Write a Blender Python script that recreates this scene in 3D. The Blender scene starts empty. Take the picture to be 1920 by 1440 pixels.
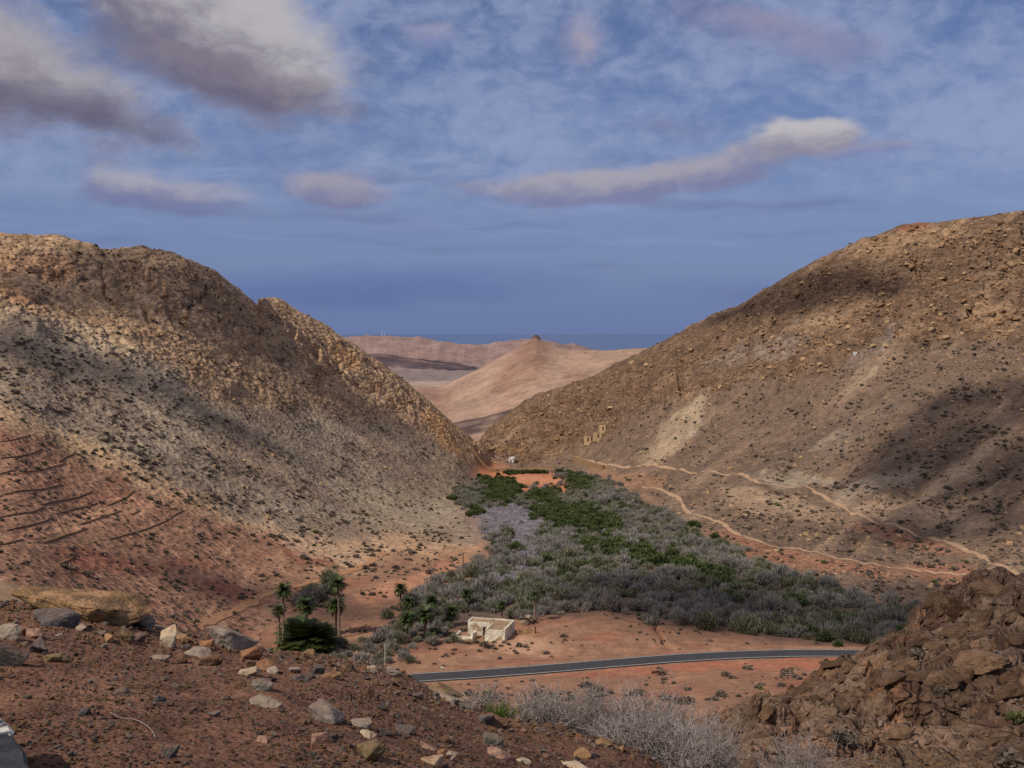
import bpy, bmesh, math, random
import numpy as np
from mathutils import Vector, Matrix, Euler

# ------------------------------------------------------------------ camera, sky, sun, exposure
SC = bpy.context.scene
COL = SC.collection
F, CX, Y0 = 2059.0, 960.0, 622.0           # focal length, centre column and eye-level row in photo pixels
cam_d = bpy.data.cameras.new('camera')
cam_d.lens = 36.0 * F / 1920.0
cam_d.sensor_width = 36.0
cam_d.shift_y = -(720.0 - Y0) / 1920.0
cam_d.clip_start, cam_d.clip_end = 0.1, 250000.0
cam = bpy.data.objects.new('camera', cam_d)
cam.rotation_euler = (math.radians(90), 0, 0)
COL.objects.link(cam)
SC.camera = cam

SUN_DIR = Vector((-0.56, -0.40, 0.76)).normalized()      # towards the sun: high, left and a little behind
SUN_ELEV = math.asin(SUN_DIR.z)
SUN_AZ = math.atan2(SUN_DIR.x, SUN_DIR.y)
sun_d = bpy.data.lights.new('sun', 'SUN')
sun_d.energy = 4.2
sun_d.angle = math.radians(0.53)
sun_d.color = (1.0, 0.93, 0.82)
sun = bpy.data.objects.new('sun', sun_d)
sun.rotation_euler = (-SUN_DIR).to_track_quat('-Z', 'Y').to_euler()
COL.objects.link(sun)

SC.view_settings.view_transform = 'Standard'
SC.view_settings.look = 'None'
SC.view_settings.gamma = 1.0
SC.view_settings.use_curve_mapping = False
SC.view_settings.exposure = -0.15
SC.cycles.use_denoising = False
SC.cycles.max_bounces = 3
SC.cycles.diffuse_bounces = 2
SC.cycles.transparent_max_bounces = 12


def srgb(r, g, b):
    def f(c):
        c /= 255.0
        return c / 12.92 if c <= 0.04045 else ((c + 0.055) / 1.055) ** 2.4
    return (f(r), f(g), f(b))


class NT:
    """small helper to chain shader nodes"""
    def __init__(self, tree):
        self.t = tree
        self.n = tree.nodes
        self.l = tree.links

    def put(self, sock, v):
        if isinstance(v, bpy.types.NodeSocket):
            self.l.new(v, sock)
        elif v is not None:
            sock.default_value = v

    def math(self, op, a, b=None, c=None, clamp=False):
        n = self.n.new('ShaderNodeMath')
        n.operation = op
        n.use_clamp = clamp
        self.put(n.inputs[0], a)
        if b is not None:
            self.put(n.inputs[1], b)
        if c is not None:
            self.put(n.inputs[2], c)
        return n.outputs[0]

    def vmath(self, op, a, b=None, scale=None):
        n = self.n.new('ShaderNodeVectorMath')
        n.operation = op
        self.put(n.inputs[0], a)
        if b is not None:
            self.put(n.inputs[1], b)
        if scale is not None:
            self.put(n.inputs['Scale'], scale)
        return n.outputs['Value'] if op in ('LENGTH', 'DOT_PRODUCT') else n.outputs[0]

    def noise(self, vec, scale, detail=4, rough=0.55, dist=0.0, color=False):
        n = self.n.new('ShaderNodeTexNoise')
        if vec is not None:
            self.put(n.inputs['Vector'], vec)
        n.inputs['Scale'].default_value = scale
        n.inputs['Detail'].default_value = detail
        n.inputs['Roughness'].default_value = rough
        n.inputs['Distortion'].default_value = dist
        return n.outputs['Color' if color else 'Fac']

    def ramp(self, v, a, b, lo=0.0, hi=1.0, smooth=True):
        n = self.n.new('ShaderNodeMapRange')
        n.interpolation_type = 'SMOOTHSTEP' if smooth else 'LINEAR'
        self.put(n.inputs[0], v)
        n.inputs[1].default_value, n.inputs[2].default_value = a, b
        n.inputs[3].default_value, n.inputs[4].default_value = lo, hi
        return n.outputs[0]

    def mix(self, fac, a, b, blend='MIX'):
        n = self.n.new('ShaderNodeMix')
        n.data_type = 'RGBA'
        n.blend_type = blend
        self.put(n.inputs[0], fac)
        for s, v in ((n.inputs[6], a), (n.inputs[7], b)):
            self.put(s, (*v, 1.0) if isinstance(v, tuple) and len(v) == 3 else v)
        return n.outputs[2]

    def xyz(self, x, y, z=0.0):
        n = self.n.new('ShaderNodeCombineXYZ')
        for s, v in zip(n.inputs, (x, y, z)):
            self.put(s, v)
        return n.outputs[0]


def build_world():
    w = bpy.data.worlds.new('World')
    SC.world = w
    w.use_nodes = True
    w.cycles.sampling_method = 'MANUAL'
    w.cycles.sample_map_resolution = 512
    T = NT(w.node_tree)
    T.n.clear()
    out = T.n.new('ShaderNodeOutputWorld')
    bg = T.n.new('ShaderNodeBackground')
    bg.inputs['Strength'].default_value = 0.1
    T.l.new(bg.outputs[0], out.inputs[0])
    sky = T.n.new('ShaderNodeTexSky')
    sky.sky_type = 'NISHITA'
    sky.sun_disc = False
    sky.sun_elevation = SUN_ELEV
    sky.sun_rotation = SUN_AZ
    sky.altitude = 300.0
    sky.air_density = 1.0
    sky.dust_density = 0.6
    sky.ozone_density = 3.0
    tc = T.n.new('ShaderNodeTexCoord')
    d = tc.outputs['Generated']
    sp = T.n.new('ShaderNodeSeparateXYZ')
    T.l.new(d, sp.inputs[0])
    x, y, z = sp.outputs
    az = T.math('ARCTAN2', x, y)
    hyp = T.math('SQRT', T.math('ADD', T.math('MULTIPLY', x, x), T.math('MULTIPLY', y, y)))
    el = T.math('ARCTAN2', z, hyp)
    U = T.math('MULTIPLY', az, F)
    V = T.math('MULTIPLY', el, F)
    ang = T.xyz(U, V)
    # blue of the clear sky, a little deeper than the model's
    base = T.mix(1.0, sky.outputs[0], (0.62, 0.62, 0.80), 'MULTIPLY')
    K = 10.0                                   # cloud colours are display values; strength 0.1 brings them back
    exp = 2.0 ** (-SC.view_settings.exposure)

    def cc(r, g, b):
        return tuple(c * K * exp for c in srgb(r, g, b))
    # evening out towards the sea: a dull blue veil low over the horizon
    low = T.ramp(V, 60.0, 620.0, 1.0, 0.0)
    base = T.mix(T.math('MULTIPLY', low, 0.82), base, cc(115, 133, 176))
    hor = T.ramp(V, 0.0, 150.0, 1.0, 0.0)
    base = T.mix(T.math('MULTIPLY', hor, 0.75), base, cc(100, 119, 163))
    wv = T.vmath('ADD', T.noise(T.vmath('MULTIPLY', ang, (1 / 260, 1 / 110, 1)), 1.0, 2, 0.6, color=True), (-0.5, -0.5, -0.5))
    warp = T.vmath('ADD', ang, T.vmath('MULTIPLY', wv, (120, 60, 0)))
    fine = T.noise(T.vmath('MULTIPLY', ang, (1 / 95, 1 / 60, 1)), 1.0, 5, 0.58)
    # dappled thin veil of high cloud
    v1 = T.noise(T.vmath('MULTIPLY', warp, (1 / 420, 1 / 230, 1)), 1.0, 3, 0.55)
    v2 = T.noise(T.vmath('MULTIPLY', warp, (1 / 60, 1 / 38, 1)), 1.0, 5, 0.62)
    veil = T.ramp(T.math('ADD', v1, T.math('MULTIPLY', v2, 0.7)), 0.60, 1.04)
    vh = T.ramp(V, 150.0, 330.0)
    base = T.mix(T.math('MULTIPLY', T.math('MULTIPLY', veil, vh), 0.74), base, cc(150, 162, 196))
    # long flat streaks nearer the horizon
    s1 = T.noise(T.vmath('MULTIPLY', warp, (1 / 520, 1 / 42, 1)), 1.0, 4, 0.5)
    st = T.math('MULTIPLY', T.ramp(s1, 0.50, 0.72), T.math('MULTIPLY', T.ramp(V, 60.0, 150.0), T.ramp(V, 230.0, 380.0, 1.0, 0.0)))
    base = T.mix(T.math('MULTIPLY', st, 0.5), base, cc(100, 110, 152))
    s2 = T.noise(T.vmath('MULTIPLY', warp, (1 / 600, 1 / 50, 1)), 1.7, 4, 0.5)
    st2 = T.math('MULTIPLY', T.ramp(s2, 0.5, 0.75), T.math('MULTIPLY', T.ramp(V, 90.0, 190.0), T.ramp(V, 300.0, 460.0, 1.0, 0.0)))
    base = T.mix(T.math('MULTIPLY', st2, 0.45), base, cc(142, 158, 202))

    def blob(base, px, py, rx, ry, rot, bottom, top, op, soft=0.6, erode=0.9, ecut=None):
        c = T.vmath('SUBTRACT', warp if erode < 1.3 else ang, (px - CX, Y0 - py, 0))
        r = T.n.new('ShaderNodeVectorRotate')
        r.rotation_type = 'Z_AXIS'
        T.put(r.inputs['Vector'], c)
        r.inputs['Angle'].default_value = math.radians(rot)
        q = T.vmath('MULTIPLY', r.outputs[0], (1 / rx, 1 / ry, 0))
        ln = T.vmath('LENGTH', q)
        e = T.math('ADD', ln, T.math('MULTIPLY', T.math('SUBTRACT', fine, 0.5), erode))
        a = T.ramp(e, 1.0, 1.0 - soft)
        s = T.n.new('ShaderNodeSeparateXYZ')
        T.l.new(q, s.inputs[0])
        sh = T.ramp(T.math('ADD', s.outputs[1], T.math('MULTIPLY', T.math('SUBTRACT', v2, 0.5), 1.3)), -0.55, 0.5)
        return T.mix(T.math('MULTIPLY', a, op), base, T.mix(sh, bottom, top))
    g0, g1 = cc(112, 106, 124), cc(182, 178, 182)
    # broken grey cumulus higher up, like the big clouds at the top of the view
    ov = T.noise(T.vmath('MULTIPLY', d, (1, 1, 1.6)), 2.6, 5, 0.55)
    base = T.mix(T.math('MULTIPLY', T.ramp(ov, 0.44, 0.58), T.ramp(V, 560.0, 900.0, 0.0, 0.92)), base, cc(176, 172, 176))
    # low dull bank over the sea
    base = blob(base, 640, 545, 620, 55, -2, cc(88, 107, 156), cc(96, 115, 164), 0.7, 0.9, 0.35)
    base = blob(base, 1560, 560, 420, 45, 3, cc(92, 108, 158), cc(104, 120, 168), 0.6, 0.9, 0.35)
    # big grey clouds
    base = blob(base, -30, 160, 460, 135, 15, g0, cc(166, 161, 168), 0.96, 0.6, 0.8)
    base = blob(base, 150, 235, 260, 44, 8, cc(98, 94, 118), cc(112, 108, 128), 0.85, 0.8, 0.8)
    base = blob(base, 415, 90, 320, 150, 24, cc(118, 112, 130), g1, 0.97, 0.5, 0.55)
    base = blob(base, 190, 15, 190, 34, 12, cc(150, 146, 156), cc(172, 168, 174), 0.9, 0.7, 0.6)
    base = blob(base, 450, 175, 320, 56, 10, cc(102, 98, 122), cc(128, 122, 136), 0.85, 0.8, 0.6)
    # cumulus to the right
    base = blob(base, 1130, 350, 310, 46, -4, cc(122, 126, 162), cc(166, 162, 174), 0.92, 0.55, 1.0)
    base = blob(base, 1340, 318, 250, 44, -12, cc(122, 126, 162), cc(164, 160, 172), 0.9, 0.55, 1.0)
    base = blob(base, 1490, 275, 105, 52, -4, cc(138, 136, 156), cc(188, 184, 188), 0.95, 0.45, 1.0)
    base = blob(base, 1600, 300, 150, 22, -4, cc(118, 124, 164), cc(148, 148, 172), 0.6, 0.8, 0.8)
    # small clouds to the left and middle
    base = blob(base, 310, 365, 195, 40, 6, cc(120, 124, 158), cc(166, 164, 178), 0.88, 0.6, 1.0)
    base = blob(base, 360, 395, 210, 22, 5, cc(108, 116, 156), cc(118, 126, 164), 0.7, 0.9, 0.7)
    base = blob(base, 635, 358, 125, 42, 2, cc(120, 122, 156), cc(160, 156, 170), 0.88, 0.55, 0.8)
    base = blob(base, 690, 410, 190, 20, 5, cc(112, 120, 162), cc(118, 126, 166), 0.6, 0.9, 0.7)
    # faint pink puffs
    base = blob(base, 1085, 90, 60, 62, 40, cc(140, 140, 170), cc(172, 160, 172), 0.7, 0.9, 0.9)
    base = blob(base, 1420, 75, 210, 52, 8, cc(122, 126, 164), cc(148, 140, 164), 0.7, 0.9, 0.9)
    base = blob(base, 1540, 120, 160, 44, 6, cc(118, 124, 164), cc(140, 138, 166), 0.6, 0.9, 0.9)
    base = blob(base, 810, 85, 70, 34, -10, cc(130, 140, 182), cc(160, 158, 182), 0.7, 0.8, 0.9)
    base = blob(base, 1260, 245, 140, 28, 4, cc(112, 122, 164), cc(124, 130, 168), 0.6, 0.9, 0.9)
    T.l.new(base, bg.inputs['Color'])


build_world()

# ------------------------------------------------------------------ numpy helpers
_rng = np.random.default_rng(11)
_perm = np.concatenate([_rng.permutation(256)] * 3).astype(np.int32)
_ga = np.linspace(0, 2 * math.pi, 256, endpoint=False)
_gx, _gy = np.cos(_ga).astype(np.float32), np.sin(_ga).astype(np.float32)


def perlin(x, y):
    """2-D gradient noise, about -1..1"""
    xf, yf = np.floor(x), np.floor(y)
    fx, fy = (x - xf).astype(np.float32), (y - yf).astype(np.float32)
    xi, yi = xf.astype(np.int32) & 255, yf.astype(np.int32) & 255
    u, v = fx * fx * (3 - 2 * fx), fy * fy * (3 - 2 * fy)
    p0, p1 = _perm[xi] + yi, _perm[xi + 1] + yi
    h = _perm[p0]
    a = _gx[h] * fx + _gy[h] * fy
    h = _perm[p1]
    a += u * (_gx[h] * (fx - 1) + _gy[h] * fy - a)
    h = _perm[p0 + 1]
    b = _gx[h] * fx + _gy[h] * (fy - 1)
    h = _perm[p1 + 1]
    b += u * (_gx[h] * (fx - 1) + _gy[h] * (fy - 1) - b)
    return (a + v * (b - a)) * 1.5


def fbm(x, y, octs=4, gain=0.5, ridged=False, on=None):
    if on is not None:                       # only where it is needed
        x, y = np.broadcast_arrays(x, y)
        out = np.zeros(x.shape, np.float32)
        out[on] = fbm(x[on], y[on], octs, gain, ridged)
        return out
    s, a, tot = 0.0, 1.0, 0.0
    for o in range(octs):
        n = perlin(x * 2 ** o + 13.7 * o, y * 2 ** o - 7.1 * o)
        if ridged:
            n = 1.0 - 2.0 * np.abs(n)
        s = s + a * n
        tot += a
        a *= gain
    return s / tot


def facets(x, y, sx, sy, tilt, jump, seed, on, soft=0.22):
    """broken blocks: every cell is its own tilted, stepped plane"""
    px, py = (x[on] / sx), (y[on] / sy)
    ix, iy = np.floor(px).astype(np.int32), np.floor(py).astype(np.int32)
    best = np.full(px.shape, 9.0, np.float32)
    sec = best.copy()
    val = np.zeros(px.shape, np.float32)
    val2 = val.copy()
    for dx in (-1, 0, 1):
        for dy in (-1, 0, 1):
            cx, cy = ix + dx, iy + dy
            h = _perm[(_perm[(cx + seed) & 255] + (cy & 255)) & 511]
            h2, h3, h4, h5 = _perm[h + 17], _perm[h + 91], _perm[h + 155], _perm[h + 201]
            qx, qy = px - (cx + h / 255.0), py - (cy + h2 / 255.0)
            d = qx * qx + qy * qy
            m = d < best
            v = (h3 / 255.0 - 0.5) * jump + qx * sx * (h4 / 255.0 - 0.5) * 2 * tilt + qy * sy * (h5 / 255.0 - 0.5) * 2 * tilt
            m2 = (~m) & (d < sec)
            sec = np.where(m, best, np.where(m2, d, sec))
            val2 = np.where(m, val, np.where(m2, v, val2))
            best = np.where(m, d, best)
            val = np.where(m, v, val)
    w = np.clip((np.sqrt(sec) - np.sqrt(best)) / soft, 0, 1)       # broken edges are a little rounded
    val = val * (0.5 + 0.5 * w) + val2 * (0.5 - 0.5 * w)
    out = np.zeros(x.shape, np.float32)
    out[on] = val
    return out


def sstep(a, b, x):
    t = np.clip((x - a) / (b - a), 0.0, 1.0)
    return t * t * (3 - 2 * t)


def pchip(xk, yk, x):
    """monotone cubic through the knots; xk, yk 1-D"""
    xk, yk, x = np.asarray(xk, float), np.asarray(yk, float), np.asarray(x, float)
    h = np.diff(xk)
    dl = np.diff(yk) / h
    m = np.zeros_like(yk)
    pos = dl[:-1] * dl[1:] > 0
    w1, w2 = 2 * h[1:] + h[:-1], h[1:] + 2 * h[:-1]
    with np.errstate(divide='ignore', invalid='ignore'):
        m[1:-1] = np.where(pos, (w1 + w2) / (w1 / dl[:-1] + w2 / dl[1:]), 0.0)
    m[0], m[-1] = dl[0], dl[-1]
    i = np.clip(np.searchsorted(xk, x) - 1, 0, len(h) - 1)
    t = np.clip((x - xk[i]) / h[i], 0, 1)
    hh = h[i]
    return ((1 + 2 * t) * (1 - t) ** 2 * yk[i] + t * (1 - t) ** 2 * hh * m[i]
            + t * t * (3 - 2 * t) * yk[i + 1] + t * t * (t - 1) * hh * m[i + 1])


def poly_sd(poly, x, y):
    """signed distance to a polygon, positive inside"""
    d2 = np.full(x.shape, 1e12)
    inside = np.zeros(x.shape, bool)
    n = len(poly)
    for i in range(n):
        ax, ay = poly[i]
        bx, by = poly[(i + 1) % n]
        ex, ey = bx - ax, by - ay
        t = np.clip(((x - ax) * ex + (y - ay) * ey) / (ex * ex + ey * ey + 1e-9), 0, 1)
        d2 = np.minimum(d2, (x - ax - t * ex) ** 2 + (y - ay - t * ey) ** 2)
        cond = ((ay > y) != (by > y)) & (x < (bx - ax) * (y - ay) / (by - ay + 1e-12) + ax)
        inside ^= cond
    return np.where(inside, 1.0, -1.0) * np.sqrt(d2)


def line_d(pts, x, y):
    d2 = np.full(np.shape(x), 1e12)
    for (ax, ay), (bx, by) in zip(pts[:-1], pts[1:]):
        ex, ey = bx - ax, by - ay
        t = np.clip(((x - ax) * ex + (y - ay) * ey) / (ex * ex + ey * ey + 1e-9), 0, 1)
        d2 = np.minimum(d2, (x - ax - t * ex) ** 2 + (y - ay - t * ey) ** 2)
    return np.sqrt(d2)


# ------------------------------------------------------------------ terrain
# Feature lines of the land running across the valley (crest of the near slope, foot of the hills, ridges ...).
# Each entry: direction (photo column), distance ahead in metres, elevation (as the row it is sighted at).
def zrow(D, z):
    return Y0 - z * F / D


FEAT = [
    [(p, 2.2, zrow(2.2, z)) for p, z in ((-520, -1.55), (600, -1.65), (1300, -1.85), (2440, -2.0))],
    [(p, 4.3, zrow(4.3, z)) for p, z in ((-520, -1.5), (0, -1.6), (600, -1.75), (1000, -2.0), (1300, -2.3), (1920, -2.6), (2440, -2.6))],
    [(-520, 7, 1180), (0, 7, 1200), (300, 7, 1254), (640, 7, 1298), (950, 7, 1401), (1100, 7, 1445), (1250, 7.5, 1473), (1400, 10, 1548), (1920, 10, 1548), (2440, 10, 1540)],
    [(-520, 9.5, 1095), (0, 9.5, 1128), (150, 9.8, 1140), (300, 10.3, 1176), (400, 10.5, 1194), (480, 10.8, 1214), (640, 11.5, 1238), (740, 11.3, 1264), (850, 10.6, 1316), (950, 10, 1350),
     (1100, 9.5, 1372), (1200, 9.2, 1408), (1270, 10.5, 1445), (1400, 15, 1452), (1500, 17, 1450), (1920, 17, 1440), (2440, 17, 1430)],
    [(-520, 16, 1215), (0, 16, 1230), (300, 16, 1262), (640, 17, 1325), (950, 16, 1455), (1100, 16, 1500), (1200, 16, 1500), (1300, 17, 1450), (1400, 18, 1392), (1500, 20, 1375), (1650, 20, 1330),
     (1800, 20.5, 1300), (1920, 20.5, 1285), (2440, 20.5, 1250)],
    [(-520, 50, 1200), (0, 50, 1215), (300, 50, 1262), (640, 55, 1332), (950, 55, 1402), (1100, 55, 1415), (1200, 52, 1415), (1270, 36, 1385), (1330, 24, 1362), (1400, 24, 1340), (1500, 25, 1318),
     (1560, 25.5, 1272), (1640, 26, 1218), (1700, 26, 1190), (1760, 26.5, 1145), (1810, 27, 1110), (1850, 27, 1094), (1920, 27, 1098), (2050, 27, 1062), (2440, 27, 1030)],
    [(-520, 110, 1120), (0, 110, 1138), (300, 120, 1212), (640, 130, 1292), (950, 130, 1328), (1100, 120, 1330), (1200, 115, 1327), (1330, 95, 1322), (1500, 90, 1332), (1700, 75, 1335), (1920, 70, 1335), (2440, 70, 1300)],
    [(-520, 150, 1065), (0, 150, 1092), (300, 180, 1198), (500, 195, 1240), (640, 193, 1256), (780, 188, 1272), (1000, 191, 1256), (1200, 195, 1243), (1400, 197, 1231), (1600, 197, 1228), (1920, 190, 1228), (2440, 180, 1200)],
    [(-520, 210, 945), (0, 220, 985), (150, 220, 1050), (300, 225, 1105), (500, 232, 1165), (640, 235, 1160), (780, 225, 1180), (910, 218, 1198), (1000, 230, 1168), (1100, 238, 1153), (1200, 236, 1160), (1300, 230, 1178),
     (1450, 224, 1198), (1620, 222, 1208), (1700, 225, 1190), (1920, 235, 1145), (2440, 240, 1080)],
    [(-520, 280, 800), (0, 280, 855), (150, 285, 930), (300, 290, 985), (500, 300, 1040), (700, 310, 1050), (850, 300, 1072), (900, 300, 1064), (1100, 300, 1062), (1300, 300, 1065), (1500, 300, 1068), (1700, 290, 1070), (1920, 285, 1040), (2440, 285, 960)],
    [(-520, 340, 650), (0, 350, 705), (150, 355, 780), (300, 370, 820), (500, 390, 905), (700, 400, 978), (850, 400, 990), (900, 400, 990), (1100, 400, 990), (1200, 400, 992), (1300, 405, 985), (1400, 390, 985), (1500, 380, 985), (1700, 370, 970), (1920, 360, 920), (2440, 350, 820)],
    [(-520, 390, 520), (0, 410, 575), (150, 420, 640), (300, 440, 680), (500, 480, 775), (700, 500, 890), (850, 510, 938), (900, 510, 942), (1000, 510, 940), (1100, 500, 938), (1200, 500, 932), (1300, 490, 905), (1400, 470, 890), (1500, 460, 880), (1700, 450, 800), (1920, 440, 750), (2440, 420, 640)],
    [(-520, 420, 470), (0, 450, 490), (150, 465, 540), (300, 485, 568), (500, 535, 670), (700, 600, 775), (850, 620, 868), (900, 640, 898), (960, 660, 890), (1060, 640, 893), (1120, 620, 893), (1200, 600, 865), (1300, 580, 820), (1400, 560, 790), (1500, 540, 745), (1700, 520, 650), (1920, 505, 590), (2440, 480, 500)],
    [(-520, 460, 425), (0, 480, 436), (100, 490, 441), (170, 495, 462), (200, 500, 470), (250, 505, 466), (330, 520, 480), (400, 540, 507), (450, 555, 545), (480, 566, 564), (495, 600, 561), (510, 640, 557), (560, 655, 583), (600, 668, 604), (640, 680, 632),
     (700, 690, 672), (760, 700, 715), (800, 710, 750), (850, 722, 797), (900, 735, 840), (930, 745, 866), (960, 748, 866), (1000, 745, 866), (1060, 730, 852), (1120, 700, 830), (1200, 660, 790), (1300, 620, 745), (1400, 600, 700), (1500, 580, 655), (1700, 555, 552), (1920, 530, 515), (2440, 500, 470)],
    [(-520, 560, 560), (0, 580, 560), (300, 620, 620), (500, 720, 700), (700, 760, 790), (800, 775, 835), (850, 785, 850), (880, 795, 840), (895, 800, 828), (920, 800, 803), (950, 795, 777), (1000, 785, 743), (1060, 770, 722), (1090, 762, 712), (1150, 745, 684), (1190, 732, 665),
     (1210, 725, 656), (1270, 708, 626), (1330, 690, 597), (1400, 668, 561), (1480, 645, 517), (1530, 630, 491), (1600, 610, 456), (1650, 598, 438), (1690, 590, 421), (1730, 585, 417), (1800, 575, 413), (1920, 560, 406), (2440, 530, 420)],
    [(-520, 1000, 800), (500, 1000, 860), (880, 1000, 890), (1200, 1000, 860), (2440, 1000, 800)],
    [(-520, 1500, 800), (600, 1500, 855), (900, 1500, 850), (1200, 1500, 800), (2440, 1500, 760)],
    [(-520, 2000, 780), (600, 2000, 800), (800, 2000, 790), (900, 2000, 772), (1000, 2000, 738), (1100, 2000, 716), (1200, 2000, 700), (2440, 2000, 760)],
    [(-520, 2600, 700), (600, 2700, 722), (750, 2800, 724), (815, 2750, 726), (870, 2700, 704), (920, 2680, 678), (960, 2650, 656), (985, 2620, 644), (998, 2600, 637), (1005, 2600, 635), (1012, 2600, 637), (1035, 2600, 645), (1075, 2600, 655), (1130, 2550, 656), (1200, 2500, 652), (1300, 2500, 650), (1600, 2500, 660), (2440, 2500, 690)],
    [(-520, 3500, 720), (600, 3500, 720), (1000, 3500, 716), (2440, 3500, 720)],
    [(-520, 4500, 690), (600, 4500, 692), (1000, 4500, 690), (2440, 4500, 700)],
    [(-520, 5500, 660), (500, 5500, 640), (600, 5500, 632), (665, 5500, 628), (700, 5500, 626), (760, 5500, 628), (800, 5500, 633), (850, 5500, 641), (900, 5500, 643), (950, 5500, 637), (985, 5500, 635), (1050, 5500, 640), (1200, 5500, 670), (1600, 5500, 690), (2440, 5500, 690)],
    [(-520, 8000, 712), (2440, 8000, 712)],
]

rows = np.concatenate([
    np.geomspace(2.2, 4.0, 22, endpoint=False), np.geomspace(4.0, 12, 190, endpoint=False), np.geomspace(12, 17, 22, endpoint=False),
    np.geomspace(17, 28, 120, endpoint=False), np.geomspace(28, 150, 75, endpoint=False), np.geomspace(150, 240, 130, endpoint=False),
    np.geomspace(240, 830, 400, endpoint=False), np.geomspace(830, 1500, 16, endpoint=False), np.geomspace(1500, 2850, 70, endpoint=False), np.geomspace(2850, 8000, 46)])
cols = np.concatenate([np.linspace(-520, -60, 50, endpoint=False), np.linspace(-60, 1980, 900, endpoint=False), np.linspace(1980, 2440, 50)])
NR, NC = len(rows), len(cols)


def base_rows():
    K = len(FEAT)
    X = np.zeros((K, NC))
    Y = np.zeros((K, NC))
    for k, f in enumerate(FEAT):
        p = [q[0] for q in f]
        X[k] = -1.0 / pchip(p, [q[1] for q in f], cols)       # a plane is straight in 1/distance
        Y[k] = pchip(p, [q[2] for q in f], cols)
    h = np.diff(X, axis=0)
    dl = np.diff(Y, axis=0) / h
    m = np.zeros_like(Y)
    w1, w2 = 2 * h[1:] + h[:-1], h[1:] + 2 * h[:-1]
    with np.errstate(divide='ignore', invalid='ignore'):
        m[1:-1] = np.where(dl[:-1] * dl[1:] > 0, (w1 + w2) / (w1 / dl[:-1] + w2 / dl[1:]), 0.0)
    m[0], m[-1] = dl[0], dl[-1]
    xr = np.broadcast_to((-1.0 / rows)[:, None], (NR, NC))
    out = np.zeros((NR, NC))
    for k in range(K - 1):
        sel = (xr >= X[k][None]) & (xr <= X[k + 1][None] + 1e-12) if k else (xr <= X[1][None])
        t = np.clip((xr - X[k]) / h[k], 0, 1)
        v = (1 + 2 * t) * (1 - t) ** 2 * Y[k] + t * (1 - t) ** 2 * h[k] * m[k] + t * t * (3 - 2 * t) * Y[k + 1] + t * t * (t - 1) * h[k] * m[k + 1]
        out = np.where(sel, v, out)
    return out


TB = base_rows()
D2 = np.broadcast_to(rows[:, None], (NR, NC)).copy()
PX = np.broadcast_to(cols[None], (NR, NC)).copy()
X2 = (PX - CX) / F * D2
Z2 = -(TB - Y0) / F * D2
ZB = Z2.copy()

# --- what kind of ground: masks over the surface (column, sighted row of the smooth land)
HILL = (D2 > 150) & (D2 < 850)
FAR = D2 >= 850
NEARZ = D2 < 16
MIDZ = (D2 > 13) & (D2 <= 36) & (PX > 1150)
SOIL = (D2 > 20) & (D2 < 330)
left = (PX < 930) & ~((D2 > 764) & (PX > 850))
WX = PX + 22 * fbm(PX / 60, TB / 45, 3)
WY = TB + 16 * fbm(PX / 60 + 50, TB / 45 + 9, 3)
LEFT_ROCK = [(-600, 300), (-600, 590), (0, 592), (150, 640), (330, 700), (420, 735), (600, 765), (760, 790), (850, 830), (935, 880), (960, 700), (500, 300)]
RIGHT_ROCK = [(880, 860), (1000, 868), (1080, 848), (1160, 800), (1220, 752), (1340, 735), (1400, 712), (1530, 705), (1700, 640), (1930, 632), (2500, 620), (2500, 200), (1500, 200), (900, 700)]
rock = np.zeros((NR, NC))
for poly in (LEFT_ROCK, RIGHT_ROCK):
    rock[HILL] = np.maximum(rock[HILL], sstep(-14, 14, poly_sd(poly, WX[HILL], WY[HILL])))
OUTC = sstep(1270, 1350, PX + 0.35 * (TB - 1360)) * sstep(13.5, 17, D2) * sstep(36, 30, D2)

# --- relief
n_big = fbm(X2 / 70, D2 / 70, 3)
n_mid = fbm(X2 / 18, D2 / 18, 3, on=HILL)
n_fine = fbm(X2 / 5.0, D2 / 5.0, 3, 0.6, on=HILL)
n_ridge = fbm(X2 / 15, D2 / 22, 4, 0.5, True, on=HILL & (rock > 0.02))
# gullies and ribs running down the slopes
qs = np.where(left, PX * 0.52 - TB * 0.86, PX * 0.62 + TB * 0.78)
ql = np.where(left, PX * 0.86 + TB * 0.52, PX * 0.78 - TB * 0.62)
ribs = fbm(qs / 54 + 0.22 * n_mid, ql / 340, 3, 0.5, True, on=HILL)
RT = np.where(cols < 930, pchip([q[0] for q in FEAT[13]], [q[2] for q in FEAT[13]], cols), pchip([q[0] for q in FEAT[14]], [q[2] for q in FEAT[14]], cols))
crestf = 0.38 + 0.62 * sstep(3, 42, np.abs(TB - RT[None]))        # crests are weathered smoother
# rock ledges following the bedding
bed = np.where(left, (TB - 0.70 * PX) / 34.0, (TB + 0.40 * PX) / 26.0) + 1.1 * n_mid + 0.8 * n_big
fr = bed - np.floor(bed)
ledge = (sstep(0.0, 0.22, fr) - fr)
bed2 = np.where(left, (TB - 0.9 * PX) / 13.0, (TB + 0.25 * PX) / 10.0) + 1.6 * n_mid
fr2 = bed2 - np.floor(bed2)
ledge2 = (sstep(0.0, 0.3, fr2) - fr2)
edge = sstep(150, 250, D2) * sstep(850, 780, D2)
VF = [(880, 870), (1130, 875), (1210, 925), (1310, 985), (1480, 1065), (1620, 1110), (1800, 1160), (1800, 1300), (700, 1300), (480, 1240), (500, 1170), (700, 1120), (850, 1070), (890, 1000), (860, 930)]
valley_flat = np.zeros((NR, NC))
valley_flat[HILL] = sstep(0, 26, poly_sd(VF, PX[HILL], TB[HILL])) * (D2[HILL] > 160) * (D2[HILL] < 720)
rough = edge * (1 - 0.85 * valley_flat)
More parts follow.
